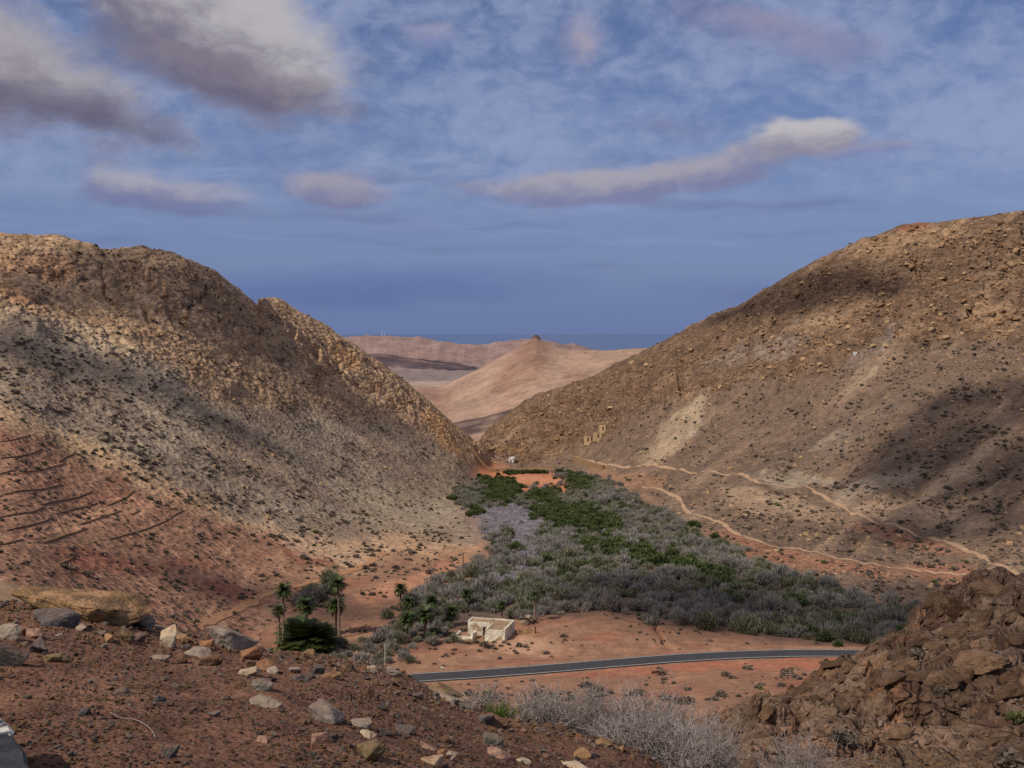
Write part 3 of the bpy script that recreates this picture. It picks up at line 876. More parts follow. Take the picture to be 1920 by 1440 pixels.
def stone_mat(name, c1, c2, c3=None, scale=6.0, bump=0.5, rough=0.85, dist=0.02, patch=0.60, dust=0.0):
    m, T, b = new_mat(name, rough, 0.25)
    tc = T.n.new('ShaderNodeTexCoord')
    oi = T.n.new('ShaderNodeObjectInfo')
    o = T.vmath('ADD', tc.outputs['Object'], T.vmath('SCALE', oi.outputs['Location'], scale=3.7))
    a = T.noise(o, scale, 6, 0.66)
    d = T.noise(o, scale * 5.0, 4, 0.65)
    c = T.mix(T.ramp(a, 0.32, 0.68), c1, c2)
    if c3:
        c = T.mix(T.ramp(T.noise(o, scale * 0.55, 5, 0.65), patch, patch + 0.07), c, c3)
    k = T.math('MULTIPLY', T.ramp(d, 0.25, 0.75, 0.74, 1.2), T.ramp(oi.outputs['Random'], 0, 1, 0.85, 1.12, False))
    if dust:                                    # soil dust lying on whatever faces up
        ge = T.n.new('ShaderNodeNewGeometry')
        sz = T.n.new('ShaderNodeSeparateXYZ')
        T.l.new(ge.outputs['Normal'], sz.inputs[0])
        dm = T.math('MULTIPLY', T.ramp(T.math('ADD', sz.outputs[2], T.math('MULTIPLY', T.math('SUBTRACT', d, 0.5), 1.6)), -0.3, 1.0), dust)
        c = T.mix(dm, c, S(142, 100, 74))
    T.l.new(T.mix(1.0, c, T.xyz(k, k, k), 'MULTIPLY'), b.inputs['Base Color'])
    bp = T.n.new('ShaderNodeBump')
    bp.inputs['Strength'].default_value = bump
    bp.inputs['Distance'].default_value = dist
    T.l.new(T.math('ADD', a, T.math('MULTIPLY', d, 0.4)), bp.inputs['Height'])
    T.l.new(bp.outputs[0], b.inputs['Normal'])
    return m


S = srgb
SM = {}
for _k, _a in {
    'ochre': ('ochre_stone', S(96, 84, 64), S(156, 122, 74), S(196, 152, 108), 6.0, 1.0, 0.9, 0.05, 0.50),
    'bluegrey': ('blue_grey_stone', S(76, 77, 79), S(104, 104, 104), None),
    'darkgrey': ('dark_grey_stone', S(64, 62, 60), S(90, 86, 80), None),
    'greygreen': ('grey_green_stone', S(102, 102, 94), S(132, 128, 114), S(112, 86, 64)),
    'pale': ('pale_stone', S(150, 138, 122), S(182, 168, 148), S(140, 104, 78)),
    'pink': ('pinkish_stone', S(166, 124, 102), S(188, 152, 130), S(130, 92, 70)),
    'purple': ('purple_stone', S(74, 58, 60), S(104, 82, 86), S(160, 140, 140), 6.0, 0.8, 0.85, 0.02, 0.66),
    'rust': ('rust_stone', S(146, 98, 68), S(172, 124, 88), S(120, 72, 48)),
    'cream': ('cream_stone', S(186, 160, 128), S(212, 196, 168), S(160, 98, 56), 6.0, 0.8, 0.85, 0.02, 0.55),
    'brown': ('brown_stone', S(88, 66, 50), S(118, 92, 70), None),
    'olive': ('olive_stone', S(96, 86, 58), S(128, 114, 80), S(90, 66, 48)),
    'grey': ('weathered_grey_stone', S(118, 108, 98), S(154, 144, 132), S(84, 74, 70), 6.0, 0.8, 0.85, 0.02, 0.62),
    'tan': ('tan_stone', S(150, 114, 76), S(178, 144, 104), S(100, 70, 48)),
}.items():
    SM[_k] = stone_mat(*_a[:4], *( _a[4:] or (9.0, 1.0, 0.88, 0.03)), dust=0.36)
OB = [stone_mat('outcrop_block_%d' % i, S(*a), S(*b), S(*c), 4.5, 1.0, 0.95, 0.07) for i, (a, b, c) in enumerate([((92, 68, 50), (126, 96, 70), (76, 56, 42)), ((112, 86, 64), (148, 116, 88), (96, 70, 50)), ((86, 64, 48), (112, 84, 62), (134, 102, 66))])]
M_BOULDER = stone_mat('hill_boulder', S(112, 84, 60), S(146, 112, 80), S(92, 68, 50), 0.5, 0.8, 0.95, 0.3)
M_BOULDER2 = stone_mat('pale_hill_boulder', S(140, 112, 82), S(172, 142, 106), S(110, 82, 60), 0.5, 0.8, 0.95, 0.3)
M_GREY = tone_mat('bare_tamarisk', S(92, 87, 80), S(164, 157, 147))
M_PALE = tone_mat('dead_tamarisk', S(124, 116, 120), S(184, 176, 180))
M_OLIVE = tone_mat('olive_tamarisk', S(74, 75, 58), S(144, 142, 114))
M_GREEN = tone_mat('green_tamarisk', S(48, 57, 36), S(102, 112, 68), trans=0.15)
M_SCRUB = tone_mat('hill_scrub', S(92, 80, 72), S(142, 126, 110))
M_SCRUBG = tone_mat('green_hill_scrub', S(74, 76, 48), S(130, 130, 82))
M_TWIG = tone_mat('dry_twigs', S(112, 100, 94), S(196, 182, 172), var=0.2)
M_FROND = tone_mat('palm_leaf', S(34, 45, 20), S(84, 97, 46), 0.55, 0.25, spec=0.35, trans=0.15)
M_DEADF = tone_mat('dead_palm_leaf', S(92, 76, 60), S(164, 144, 120))
M_TUFT = tone_mat('green_grass', S(60, 78, 26), S(120, 136, 58), trans=0.2)
M_TRUNK = stone_mat('palm_trunk', S(96, 80, 68), S(144, 124, 108), S(78, 62, 52), 2.5, 0.8, 0.9, 0.06)
M_LIME = stone_mat('limewashed_wall', S(196, 184, 160), S(226, 218, 200), S(162, 136, 104), 0.9, 0.3, 0.9, 0.03, 0.57)
M_ROOF = stone_mat('earth_roof', S(130, 104, 80), S(160, 134, 106), S(104, 82, 64), 0.8, 0.6, 0.95, 0.05)
M_DRYWALL = stone_mat('dry_stone', S(132, 102, 74), S(166, 134, 98), S(100, 76, 56), 0.9, 0.9, 0.95, 0.2)
M_RUIN = stone_mat('pale_ruin_stone', S(160, 132, 98), S(186, 158, 120), S(136, 108, 78), 0.9, 0.6, 0.95, 0.1)
M_BUND = stone_mat('terrace_stone', S(104, 76, 58), S(128, 98, 74), S(88, 70, 56), 0.9, 0.9, 0.95, 0.2)
M_WHITE = stone_mat('white_lime', S(214, 212, 206), S(232, 230, 224), None, 0.6, 0.1, 0.8)
M_DARK = stone_mat('opening_shade', S(34, 28, 24), S(46, 38, 32), None, 1.0, 0.2, 0.95)  # near-black colour painted for the shade inside openings
M_WOOD = stone_mat('weathered_wood', S(96, 76, 62), S(130, 106, 88), None, 2.0, 0.5, 0.9)
M_PATH = stone_mat('trodden_path', S(158, 126, 98), S(176, 144, 114), S(146, 112, 84), 0.4, 0.5, 0.95, 0.2)
M_TRACK = stone_mat('dirt_track', S(164, 116, 82), S(178, 132, 96), S(150, 104, 72), 0.5, 0.5, 0.95, 0.2)
M_ASPH = stone_mat('asphalt', S(60, 58, 60), S(72, 70, 73), None, 1.2, 0.3, 0.8, 0.02)
M_LINE = stone_mat('road_paint', S(190, 186, 176), S(214, 210, 202), None, 2.0, 0.1, 0.7)
M_BLACKP = stone_mat('black_paint', S(38, 39, 42), S(62, 62, 64), S(128, 122, 114), 14.0, 0.8, 0.6, 0.01, 0.70)
M_WHITEP = stone_mat('flaking_white_paint', S(206, 198, 184), S(224, 218, 206), S(58, 58, 66), 16.0, 0.9, 0.7, 0.01, 0.50)

rnd = random.Random(5)
npr = np.random.default_rng(5)


# ------------------------------------------------------------------ shape builders
def rock_mesh(name, dims, seed, mat, pts=16, sub=2, rough=0.10, flat=0.0):
    """angular stone: hull of scattered points, subdivided and chipped; base at z=0, x y centred"""
    r = random.Random(seed)
    bm = bmesh.new()
    for i in range(pts):
        v = Vector((r.gauss(0, 1), r.gauss(0, 1), r.gauss(0, 1)))
        v.normalize()
        v *= r.uniform(0.86, 1.1)
        if flat and v.z > flat:
            v.z = flat + 0.25 * (v.z - flat)
        bm.verts.new(v)
    g = bmesh.ops.convex_hull(bm, input=bm.verts)
    bmesh.ops.delete(bm, geom=[v for v in bm.verts if not v.link_faces], context='VERTS')
    if sub:
        bmesh.ops.bevel(bm, geom=bm.edges[:], offset=0.06, segments=1, affect='EDGES')
        bmesh.ops.triangulate(bm, faces=bm.faces[:])
        for _ in range(sub):
            bmesh.ops.subdivide_edges(bm, edges=[e for e in bm.edges if e.calc_length() > 0.22], cuts=1, use_grid_fill=True)
            bmesh.ops.triangulate(bm, faces=bm.faces[:])
        from mathutils import noise
        off = Vector((seed * 1.7 % 50, seed * 0.9 % 40, 3))
        for v in bm.verts:
            n = noise.fractal(v.co * 1.8 + off, 1.0, 2.1, 3)
            n2 = noise.fractal(v.co * 5.5 + off, 0.9, 2.1, 2)
            v.co += v.co.normalized() * (rough * n + rough * 0.6 * n2)
    lo = Vector([min(v.co[i] for v in bm.verts) for i in range(3)])
    hi = Vector([max(v.co[i] for v in bm.verts) for i in range(3)])
    for v in bm.verts:
        v.co = Vector(((v.co[0] - (lo[0] + hi[0]) / 2) / (hi[0] - lo[0]) * dims[0], (v.co[1] - (lo[1] + hi[1]) / 2) / (hi[1] - lo[1]) * dims[1], (v.co[2] - lo[2]) / (hi[2] - lo[2]) * dims[2]))
    bmesh.ops.triangulate(bm, faces=bm.faces[:])
    me = bpy.data.meshes.new(name)
    bm.to_mesh(me)
    bm.free()
    if mat:
        me.materials.append(mat)
    return me


def tri_mesh(name, P, mat, tone):
    """P: n x 3 x 3 triangles, tone: n"""
    n = len(P)
    me = mesh_from(name, P.reshape(-1, 3), np.arange(n * 3).reshape(n, 3), mat, {'tone': np.repeat(np.repeat(tone[:, None], 3, 1), 3, 0)}, smooth=False)
    return me


def blades(base, dirs, length, width, rg, bend=0.0):
    n = len(base)
    side = np.cross(dirs, rg.normal(size=(n, 3)))
    side /= np.linalg.norm(side, axis=1, keepdims=True) + 1e-9
    w = (width * rg.uniform(0.6, 1.4, n))[:, None] if np.ndim(width) == 0 else width[:, None]
    tip = base + dirs * length[:, None]
    return np.stack([base - side * w * 0.5, base + side * w * 0.5, tip], 1)


def shrub_mesh(name, seed, mat, n=420, h=1.0, width=0.07, up=0.7, leafy=False, lobes=7):
    """unit shrub, radius about 1, height h: several lobes of twigs or leaf sprays around short stems"""
    rg = np.random.default_rng(seed)
    cen = []
    for i in range(lobes):
        a = rg.uniform(0, 2 * math.pi)
        rr = rg.uniform(0.0, 0.68) if i else 0.0
        cen.append((rr * math.cos(a), rr * math.sin(a), h * rg.uniform(0.30, 0.66) * (1 - 0.4 * rr), rg.uniform(0.30, 0.46)))
    cen = np.array(cen)
    k = rg.integers(0, lobes, n)
    c = cen[k]
    v = rg.normal(size=(n, 3))
    v /= np.linalg.norm(v, axis=1, keepdims=True)
    rad = c[:, 3] * rg.uniform(0.35, 1.0, n) ** 0.6
    base = c[:, :3] + v * rad[:, None] * np.array([1, 1, 0.8 * h])
    base[:, 2] = np.maximum(base[:, 2], 0.02)
    d = v * (0.45 if not leafy else 0.8) + np.array([0, 0, up]) + rg.normal(size=(n, 3)) * 0.3
    d /= np.linalg.norm(d, axis=1, keepdims=True)
    ln = rg.uniform(0.16, 0.42, n) * (0.6 if leafy else 1.0)
    P = blades(base, d, ln, width * (2.0 if leafy else 1.0), rg)
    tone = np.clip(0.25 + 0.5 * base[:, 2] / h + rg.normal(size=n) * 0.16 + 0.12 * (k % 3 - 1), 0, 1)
    # stems
    m = 16
    a = rg.uniform(0, 2 * math.pi, m)
    sb = np.stack([0.1 * np.cos(a), 0.1 * np.sin(a), np.zeros(m)], 1)
    tg = cen[rg.integers(0, lobes, m), :3]
    sd = tg - sb
    sl = np.linalg.norm(sd, axis=1)
    P2 = blades(sb, sd / sl[:, None], sl, 0.07, rg)
    return tri_mesh(name, np.concatenate([P, P2]), mat, np.concatenate([tone, np.full(m, 0.2)]))


def twig_bush_mesh(name, seed, R, H, n, rad, mat):
    """dry bush: curved branching twigs as thin three-sided tubes, R and H in metres"""
    rg = np.random.default_rng(seed)
    Vs, Fs, Ts = [], [], []
    nv = 0

    def tube(p, r0, r1, tone):
        nonlocal nv
        k = len(p)
        for i, q in enumerate(p):
            r = r0 + (r1 - r0) * i / (k - 1)
            t = p[min(i + 1, k - 1)] - p[max(i - 1, 0)]
            t = t / (np.linalg.norm(t) + 1e-9)
            s = np.cross(t, [0.3, 0.5, 0.8])
            s /= np.linalg.norm(s) + 1e-9
            u = np.cross(t, s)
            for j in range(3):
                an = j * 2.0944
                Vs.append(q + r * (math.cos(an) * s + math.sin(an) * u))
                Ts.append(tone)
        for i in range(k - 1):
            for j in range(3):
                a, b = nv + i * 3 + j, nv + i * 3 + (j + 1) % 3
                Fs.append((a, b, b + 3, a + 3))
        nv += k * 3
    for i in range(n):
        a = rg.uniform(0, 2 * math.pi)
        spread = rg.uniform(0.1, 1.0)
        base = np.array([math.cos(a), math.sin(a), 0]) * rg.uniform(0, 0.35) * R
        d = np.array([math.cos(a) * spread, math.sin(a) * spread, rg.uniform(0.5, 1.15)])
        d /= np.linalg.norm(d)
        ln = rg.uniform(0.5, 1.12) * (H + (R - H) * min(1, spread) * 0.6)
        p = [base]
        st = ln / 6
        for s in range(6):
            d = d + rg.normal(size=3) * 0.22 + np.array([0, 0, -0.05 if s > 3 else 0.03])
            d /= np.linalg.norm(d)
            p.append(p[-1] + d * st)
        tone = float(np.clip(rg.normal(0.5, 0.22), 0, 1))
        tube(p, rad, rad * 0.5, tone)
        for s in (2, 3, 4, 5):
            for _ in range(2):
                e = d * 0.6 + rg.normal(size=3) * 0.6 + np.array([0, 0, 0.25])
                e /= np.linalg.norm(e)
                q = p[s]
                w = [q, q + e * st * 0.7, q + (e + rg.normal(size=3) * 0.3) * st * 1.3]
                tube(w, rad * 0.6, rad * 0.35, float(np.clip(tone + rg.normal() * 0.12, 0, 1)))
    V = np.array(Vs)
    V[:, 2] = np.maximum(V[:, 2], -0.05)
    T3 = np.repeat(np.array(Ts)[:, None], 3, 1)
    return mesh_from(name, V, Fs, mat, {'tone': T3})


def box(bm, x0, x1, y0, y1, z0, z1):
    vs = [bm.verts.new(p) for p in ((x0, y0, z0), (x1, y0, z0), (x1, y1, z0), (x0, y1, z0), (x0, y0, z1), (x1, y0, z1), (x1, y1, z1), (x0, y1, z1))]
    for f in ((0, 3, 2, 1), (4, 5, 6, 7), (0, 1, 5, 4), (1, 2, 6, 5), (2, 3, 7, 6), (3, 0, 4, 7)):
        bm.faces.new([vs[i] for i in f])


def box_part(name, parent, mat, *boxes, wob=0.0, seed=0):
    bm = bmesh.new()
    for b in boxes:
        box(bm, *b)
    if wob:
        bmesh.ops.subdivide_edges(bm, edges=[e for e in bm.edges if e.calc_length() > 0.9], cuts=3, use_grid_fill=True)
        r = random.Random(seed)
        for v in bm.verts:
            v.co += Vector((r.uniform(-1, 1), r.uniform(-1, 1), r.uniform(-1, 1) * (1 if v.co.z > 0.5 else 0))) * wob
    me = bpy.data.meshes.new(name)
    bm.to_mesh(me)
    bm.free()
    me.materials.append(mat)
    return link(name, me, parent)


def draped(name, xy, width, mat, lift=0.1, wob=0.0, seed=0, thick=0.0, label=None, cat=None, group=None, kind=None, rugged=0.0, sink=0.0):
    """ribbon (thick=0) or low wall following the land along x, y points"""
    xy = np.asarray(xy, float)
    s = np.concatenate([[0], np.cumsum(np.hypot(*np.diff(xy, axis=0).T))])
    step = max(width * 0.45, s[-1] / 400)
    ss = np.linspace(0, s[-1], max(3, int(s[-1] / step)))
    c = np.stack([pchip(s, xy[:, 0], ss), pchip(s, xy[:, 1], ss)], 1)
    t = np.gradient(c, axis=0)
    t /= np.linalg.norm(t, axis=1, keepdims=True)
    nrm = np.stack([-t[:, 1], t[:, 0]], 1)
    r = np.random.default_rng(seed)
    n = len(c)
    w = width * 0.5 * (1 + wob * np.interp(np.arange(n), np.arange(0, n + 4, 4), r.normal(size=len(np.arange(0, n + 4, 4)))))
    me_v, fc = [], []
    if not thick:
        k = 5
        for j in range(k):
            q = c + nrm * (w * (j / (k - 1) * 2 - 1))[:, None]
            me_v.append(np.stack([q[:, 0], q[:, 1], gz(q[:, 0], q[:, 1]) + lift], 1))
        V = np.stack(me_v, 1).reshape(-1, 3)
        idx = np.arange(n * k).reshape(n, k)
        fc = np.stack([idx[:-1, :-1], idx[1:, :-1], idx[1:, 1:], idx[:-1, 1:]], -1).reshape(-1, 4)
    else:
        top = thick * (1 + rugged * r.normal(size=n))
        pr = []
        for off, zz in ((-1, -0.5 - sink), (-0.9, 1), (0.9, 1), (1, -0.5 - sink)):
            q = c + nrm * (w * off)[:, None]
            g = gz(c[:, 0], c[:, 1])
            pr.append(np.stack([q[:, 0], q[:, 1], np.where(zz > 0, g + top, g + zz)], 1))
        V = np.stack(pr, 1).reshape(-1, 3)
        idx = np.arange(n * 4).reshape(n, 4)
        nx = np.roll(idx, -1, axis=1)
        fc = np.stack([idx[:-1], idx[1:], nx[1:], nx[:-1]], -1).reshape(-1, 4)
        fc = np.concatenate([fc, [[0, 1, 2, 3]], [[idx[-1, 3], idx[-1, 2], idx[-1, 1], idx[-1, 0]]]])
    me = mesh_from(name, V, fc, mat, smooth=not thick)
    return link(name, me, label=label, cat=cat, group=group, kind=kind)


def sighted(pts, dmin=100):
    return [tuple(hit(px, py, dmin)[:2]) for px, py in pts]


def scatter(name, pts, rotz, scl, which, protos, label):
    """countless growth or gravel: one object, instances on points"""
    me = bpy.data.meshes.new(name)
    n = len(pts)
    me.vertices.add(n)
    me.vertices.foreach_set('co', np.asarray(pts, np.float32).ravel())
    for an, tp, key, v in (('rot', 'FLOAT_VECTOR', 'vector', rotz), ('scl', 'FLOAT_VECTOR', 'vector', scl)):
        a = me.attributes.new(an, tp, 'POINT')
        a.data.foreach_set(key, np.asarray(v, np.float32).ravel())
    a = me.attributes.new('which', 'INT', 'POINT')
    a.data.foreach_set('value', np.asarray(which, np.int32))
    o = link(name, me, label=label, kind='stuff')
    t = bpy.data.node_groups.new(name, 'GeometryNodeTree')
    t.interface.new_socket('Geometry', in_out='INPUT', socket_type='NodeSocketGeometry')
    t.interface.new_socket('Geometry', in_out='OUTPUT', socket_type='NodeSocketGeometry')
    gi, go = t.nodes.new('NodeGroupInput'), t.nodes.new('NodeGroupOutput')
    jn = t.nodes.new('GeometryNodeJoinGeometry')

    def attr(nm, tp):
        q = t.nodes.new('GeometryNodeInputNamedAttribute')
        q.data_type = tp
        q.inputs['Name'].default_value = nm
        return q.outputs['Attribute']
    ar, asc, aw = attr('rot', 'FLOAT_VECTOR'), attr('scl', 'FLOAT_VECTOR'), attr('which', 'INT')
    for k, pr in enumerate(protos):
        oi = t.nodes.new('GeometryNodeObjectInfo')
        oi.inputs['Object'].default_value = pr
        oi.inputs['As Instance'].default_value = True
        oi.transform_space = 'ORIGINAL'
        cp = t.nodes.new('FunctionNodeCompare')
        cp.data_type = 'INT'
        cp.operation = 'EQUAL'
        t.links.new(aw, cp.inputs[2])
        cp.inputs[3].default_value = k
        ip = t.nodes.new('GeometryNodeInstanceOnPoints')
        t.links.new(gi.outputs[0], ip.inputs['Points'])
        t.links.new(cp.outputs[0], ip.inputs['Selection'])
        t.links.new(oi.outputs['Geometry'], ip.inputs['Instance'])
        t.links.new(ar, ip.inputs['Rotation'])
        t.links.new(asc, ip.inputs['Scale'])
        t.links.new(ip.outputs[0], jn.inputs[0])
    t.links.new(jn.outputs[0], go.inputs[0])
    md = o.modifiers.new('scatter', 'NODES')
    md.node_group = t
    return o


RUNMIN = np.minimum.accumulate(TT[22:], axis=0)


def hits(px, py):
    """vector form of hit(): arrays of columns and rows -> x, y, z"""
    j = np.clip(np.searchsorted(cols, px), 0, NC - 1)
    D = np.zeros(len(px))
    for c in np.unique(j):
        s = j == c
        i = np.searchsorted(-RUNMIN[:, c], -py[s])
        D[s] = rows[np.clip(i + 22, 0, NR - 1)]
    D *= 1 + npr.uniform(-0.002, 0.002, len(D))
    x = (px - CX) / F * D
    return x, D, gz(x, D)


def inpoly(poly, px, py):
    return poly_sd(poly, np.asarray(px, float), np.asarray(py, float)) > 0


# ------------------------------------------------------------------ road, paths, walls
def build_road():
    def strip(name, a, b, z, mat, parent=None):
        t = np.gradient(road_xy, axis=0)
        t /= np.linalg.norm(t, axis=1, keepdims=True)
        nr_ = np.stack([-t[:, 1], t[:, 0]], 1)
        n = len(road_xy)
        V = np.concatenate([np.c_[road_xy + nr_ * a, np.full(n, z)], np.c_[road_xy + nr_ * b, np.full(n, z)], np.c_[road_xy + nr_ * a, np.full(n, z - 0.25)], np.c_[road_xy + nr_ * b, np.full(n, z - 0.25)]])
        i = np.arange(n - 1)
        fs = np.concatenate([np.stack([i, i + 1, i + 1 + n, i + n], 1), np.stack([i + 2 * n, i + 1 + 2 * n, i + 1, i], 1), np.stack([i + n, i + n + 1, i + 1 + 3 * n, i + 3 * n], 1)])
        me = mesh_from(name, V, fs, mat, smooth=False)
        return link(name, me, parent)
    rd_ = strip('road', -2.35, 2.35, ROAD_Z + 0.06, M_ASPH)
    rd_['kind'] = 'structure'
    rd_['label'] = 'narrow asphalt road curving below the red mound'
    for a in (-2.12, 2.0):
        strip('edge_line', a, a + 0.12, ROAD_Z + 0.066, M_LINE, rd_)


build_road()
UP_PATH = [(1078, 856), (1105, 864), (1135, 871), (1180, 875), (1260, 878), (1330, 882), (1385, 888), (1420, 905), (1470, 913), (1525, 920), (1565, 942), (1620, 968), (1690, 990), (1755, 1012), (1830, 1038), (1880, 1062), (1915, 1086)]
LOW_PATH = [(1205, 912), (1262, 928), (1280, 945), (1292, 962), (1330, 972), (1356, 982), (1372, 996), (1430, 1018), (1500, 1030), (1560, 1044), (1640, 1058), (1720, 1071), (1800, 1078), (1860, 1081), (1930, 1085)]
LEFT_TRACK = [(365, 1176), (405, 1160), (440, 1146), (478, 1124), (520, 1108), (580, 1094), (640, 1076), (700, 1050), (722, 1036)]
draped('path', sighted(UP_PATH), 1.5, M_PATH, 0.12, 0.35, 1, label='trodden footpath contouring the right hill', kind='structure')
draped('path', sighted(LOW_PATH), 1.5, M_PATH, 0.12, 0.25, 2, label='lower footpath descending to the thicket', kind='structure')
draped('path', sighted(LEFT_TRACK), 2.4, M_TRACK, 0.10, 0.25, 3, label='dirt track across the red left slope', kind='structure')
draped('path', sighted([(1430, 1072), (1480, 1086), (1540, 1098), (1575, 1106)]), 1.6, M_PATH, 0.10, 0.25, 4, label='faint red track along the thicket edge', kind='structure')
draped('retaining_wall', sighted([(1076, 862), (1092, 868), (1110, 874), (1132, 880)], 300), 1.6, M_DRYWALL, thick=2.6, rugged=0.05, sink=3.5,
       label='stone retaining wall carrying the footpath near the dam', cat='wall')
draped('stone_wall', sighted([(912, 846), (930, 843), (952, 842), (970, 845), (982, 853), (986, 859)], 300), 0.9, M_DRYWALL, thick=1.5, rugged=0.08, sink=1,
       label='curved dry stone wall above the white chapel', cat='wall')
TERR = [[(0, 829), (28, 824), (56, 816)], [(0, 861), (34, 857), (60, 850), (78, 841)], [(48, 886), (84, 880), (122, 869)], [(-40, 893), (0, 889), (30, 881)], [(-30, 938), (0, 931), (60, 919), (115, 909)],
        [(75, 948), (120, 938), (170, 923)], [(-30, 976), (0, 971), (45, 963), (82, 951)], [(105, 964), (145, 954), (182, 944)], [(12, 996), (50, 987), (92, 976)], [(150, 984), (188, 972), (226, 959)],
        [(200, 948), (228, 938), (252, 921)], [(80, 1018), (120, 1006), (162, 991)], [(205, 1011), (255, 998), (300, 982), (345, 958)], [(-20, 1026), (0, 1022), (42, 1012)], [(110, 1058), (136, 1047)], [(110, 866), (140, 848)], [(245, 966), (262, 958)]]
for i, ln in enumerate(TERR):
    draped('terrace_wall', sighted(ln), 0.5, M_BUND, thick=0.2, wob=0.25, seed=20 + i, rugged=0.3,
           label='low dark stone terrace wall on the red left slope', cat='wall', group='terrace walls on the red slope')


# ------------------------------------------------------------------ buildings
def build_house():
    base = hit(911, 1196, 150)
    h = link('farmhouse', None, loc=(base.x, base.y, base.z), rot=(0, 0, math.radians(-15)), label='ruined white flat roofed farmhouse beside the palms', cat='house')
    h.location.z = min(float(gz(base.x + dx, base.y + dy)) for dx in (-4, 0, 4) for dy in (-3, 1, 5)) - 0.05
    t = 0.35
    # rear wing: long room
    box_part('wall', h, M_LIME, (-4.4, 4.3, 4.6, 4.6 + t, 0, 3.0), wob=0.04, seed=1)
    box_part('wall', h, M_LIME, (-4.4, -4.4 + t, 2.0, 4.597, 0, 2.95), wob=0.04, seed=2)
    f = box_part('wall', h, M_LIME, (-4.047, 0.3, 1.9, 1.9 + t, 0, 2.75), wob=0.04, seed=3)
    box_part('doorway_shade', f, M_DARK, (-1.2, -0.3, 1.86, 1.893, 0.05, 1.95))  # dark panel on the wall face, stands in for a shaded opening
    # right wing
    box_part('wall', h, M_LIME, (4.303, 4.3 + t, -2.6, 4.95, 0, 2.98), wob=0.04, seed=4)
    w = box_part('wall', h, M_LIME, (0.9, 4.3, -2.6, -2.6 + t, 0, 2.7), wob=0.04, seed=5)
    f = box_part('wall', h, M_LIME, (0.55, 0.897, -2.6, 2.0, 0, 2.72), wob=0.04, seed=6)
    box_part('doorway_shade', f, M_DARK, (0.50, 0.545, -0.3, 0.7, 0.05, 2.0))
    box_part('roof', h, M_ROOF, (-4.05, 4.3, 2.25, 4.6, 2.5, 2.78), wob=0.03, seed=7)
    box_part('roof', h, M_ROOF, (0.9, 4.3, -2.25, 2.247, 2.35, 2.62), wob=0.03, seed=8)
    r = box_part('roof_hole_shade', h, M_DARK, (0.1, 0.6, 4.2, 4.57, 2.79, 2.85))  # dark block on the roof, stands in for the shade of a hole
    # low roofless room to the left
    box_part('low_wall', h, M_LIME, (-5.6, -1.9, -3.0, -3.0 + t, 0, 1.15), wob=0.09, seed=9)
    box_part('low_wall', h, M_LIME, (-5.6, -5.6 + t, -2.647, 0.2, 0, 1.35), wob=0.09, seed=10)
    box_part('low_wall', h, M_LIME, (-1.9 - t, -1.9, -2.647, 0.2, 0, 1.7), wob=0.08, seed=11)
    box_part('rubble_floor', h, M_ROOF, (-5.25, -2.26, -2.64, 0.1, 0, 0.75), wob=0.12, seed=12)
    # collapsed stone wall to the right of the house
    c = hit(985, 1188, 150)
    q = [(c.x - 1.6, c.y - 0.3), (c.x - 0.4, c.y + 0.1), (c.x + 1.0, c.y), (c.x + 2.0, c.y - 0.4)]
    draped('rubble_wall', q, 0.8, M_DRYWALL, thick=0.9, wob=0.3, seed=5, rugged=0.35, label='collapsed tan rubble wall next to the white farmhouse', cat='wall')


def hut(px, py, w, d, hgt, label, mat, rot=0.0, door=True):
    b = hit(px, py, 300)
    o = link('ruined_hut', None, loc=(b.x, b.y + d / 2 - 1.4, b.z + 1.0), rot=(0, 0, math.radians(rot)), label=label, cat='ruin')
    box_part('wall', o, mat, (-w / 2, w / 2, -d / 2, -d / 2 + 0.4, -2.6, hgt), wob=0.12, seed=int(px))
    box_part('wall', o, mat, (-w / 2, -w / 2 + 0.4, -d / 2 + 0.403, d / 2, -2.6, hgt + 0.2), wob=0.12, seed=int(px) + 1)
    box_part('wall', o, mat, (w / 2 - 0.4, w / 2, -d / 2 + 0.403, d / 2, -2.6, hgt - 0.2), wob=0.12, seed=int(px) + 2)
    if door:
        box_part('doorway_shade', o, M_DARK, (-0.4 + w * 0.1, 0.5 + w * 0.1, -d / 2 - 0.16, -d / 2 - 0.10, 0.1, hgt * 0.8))  # opening's shade put in as a dark panel before the wall
    return o


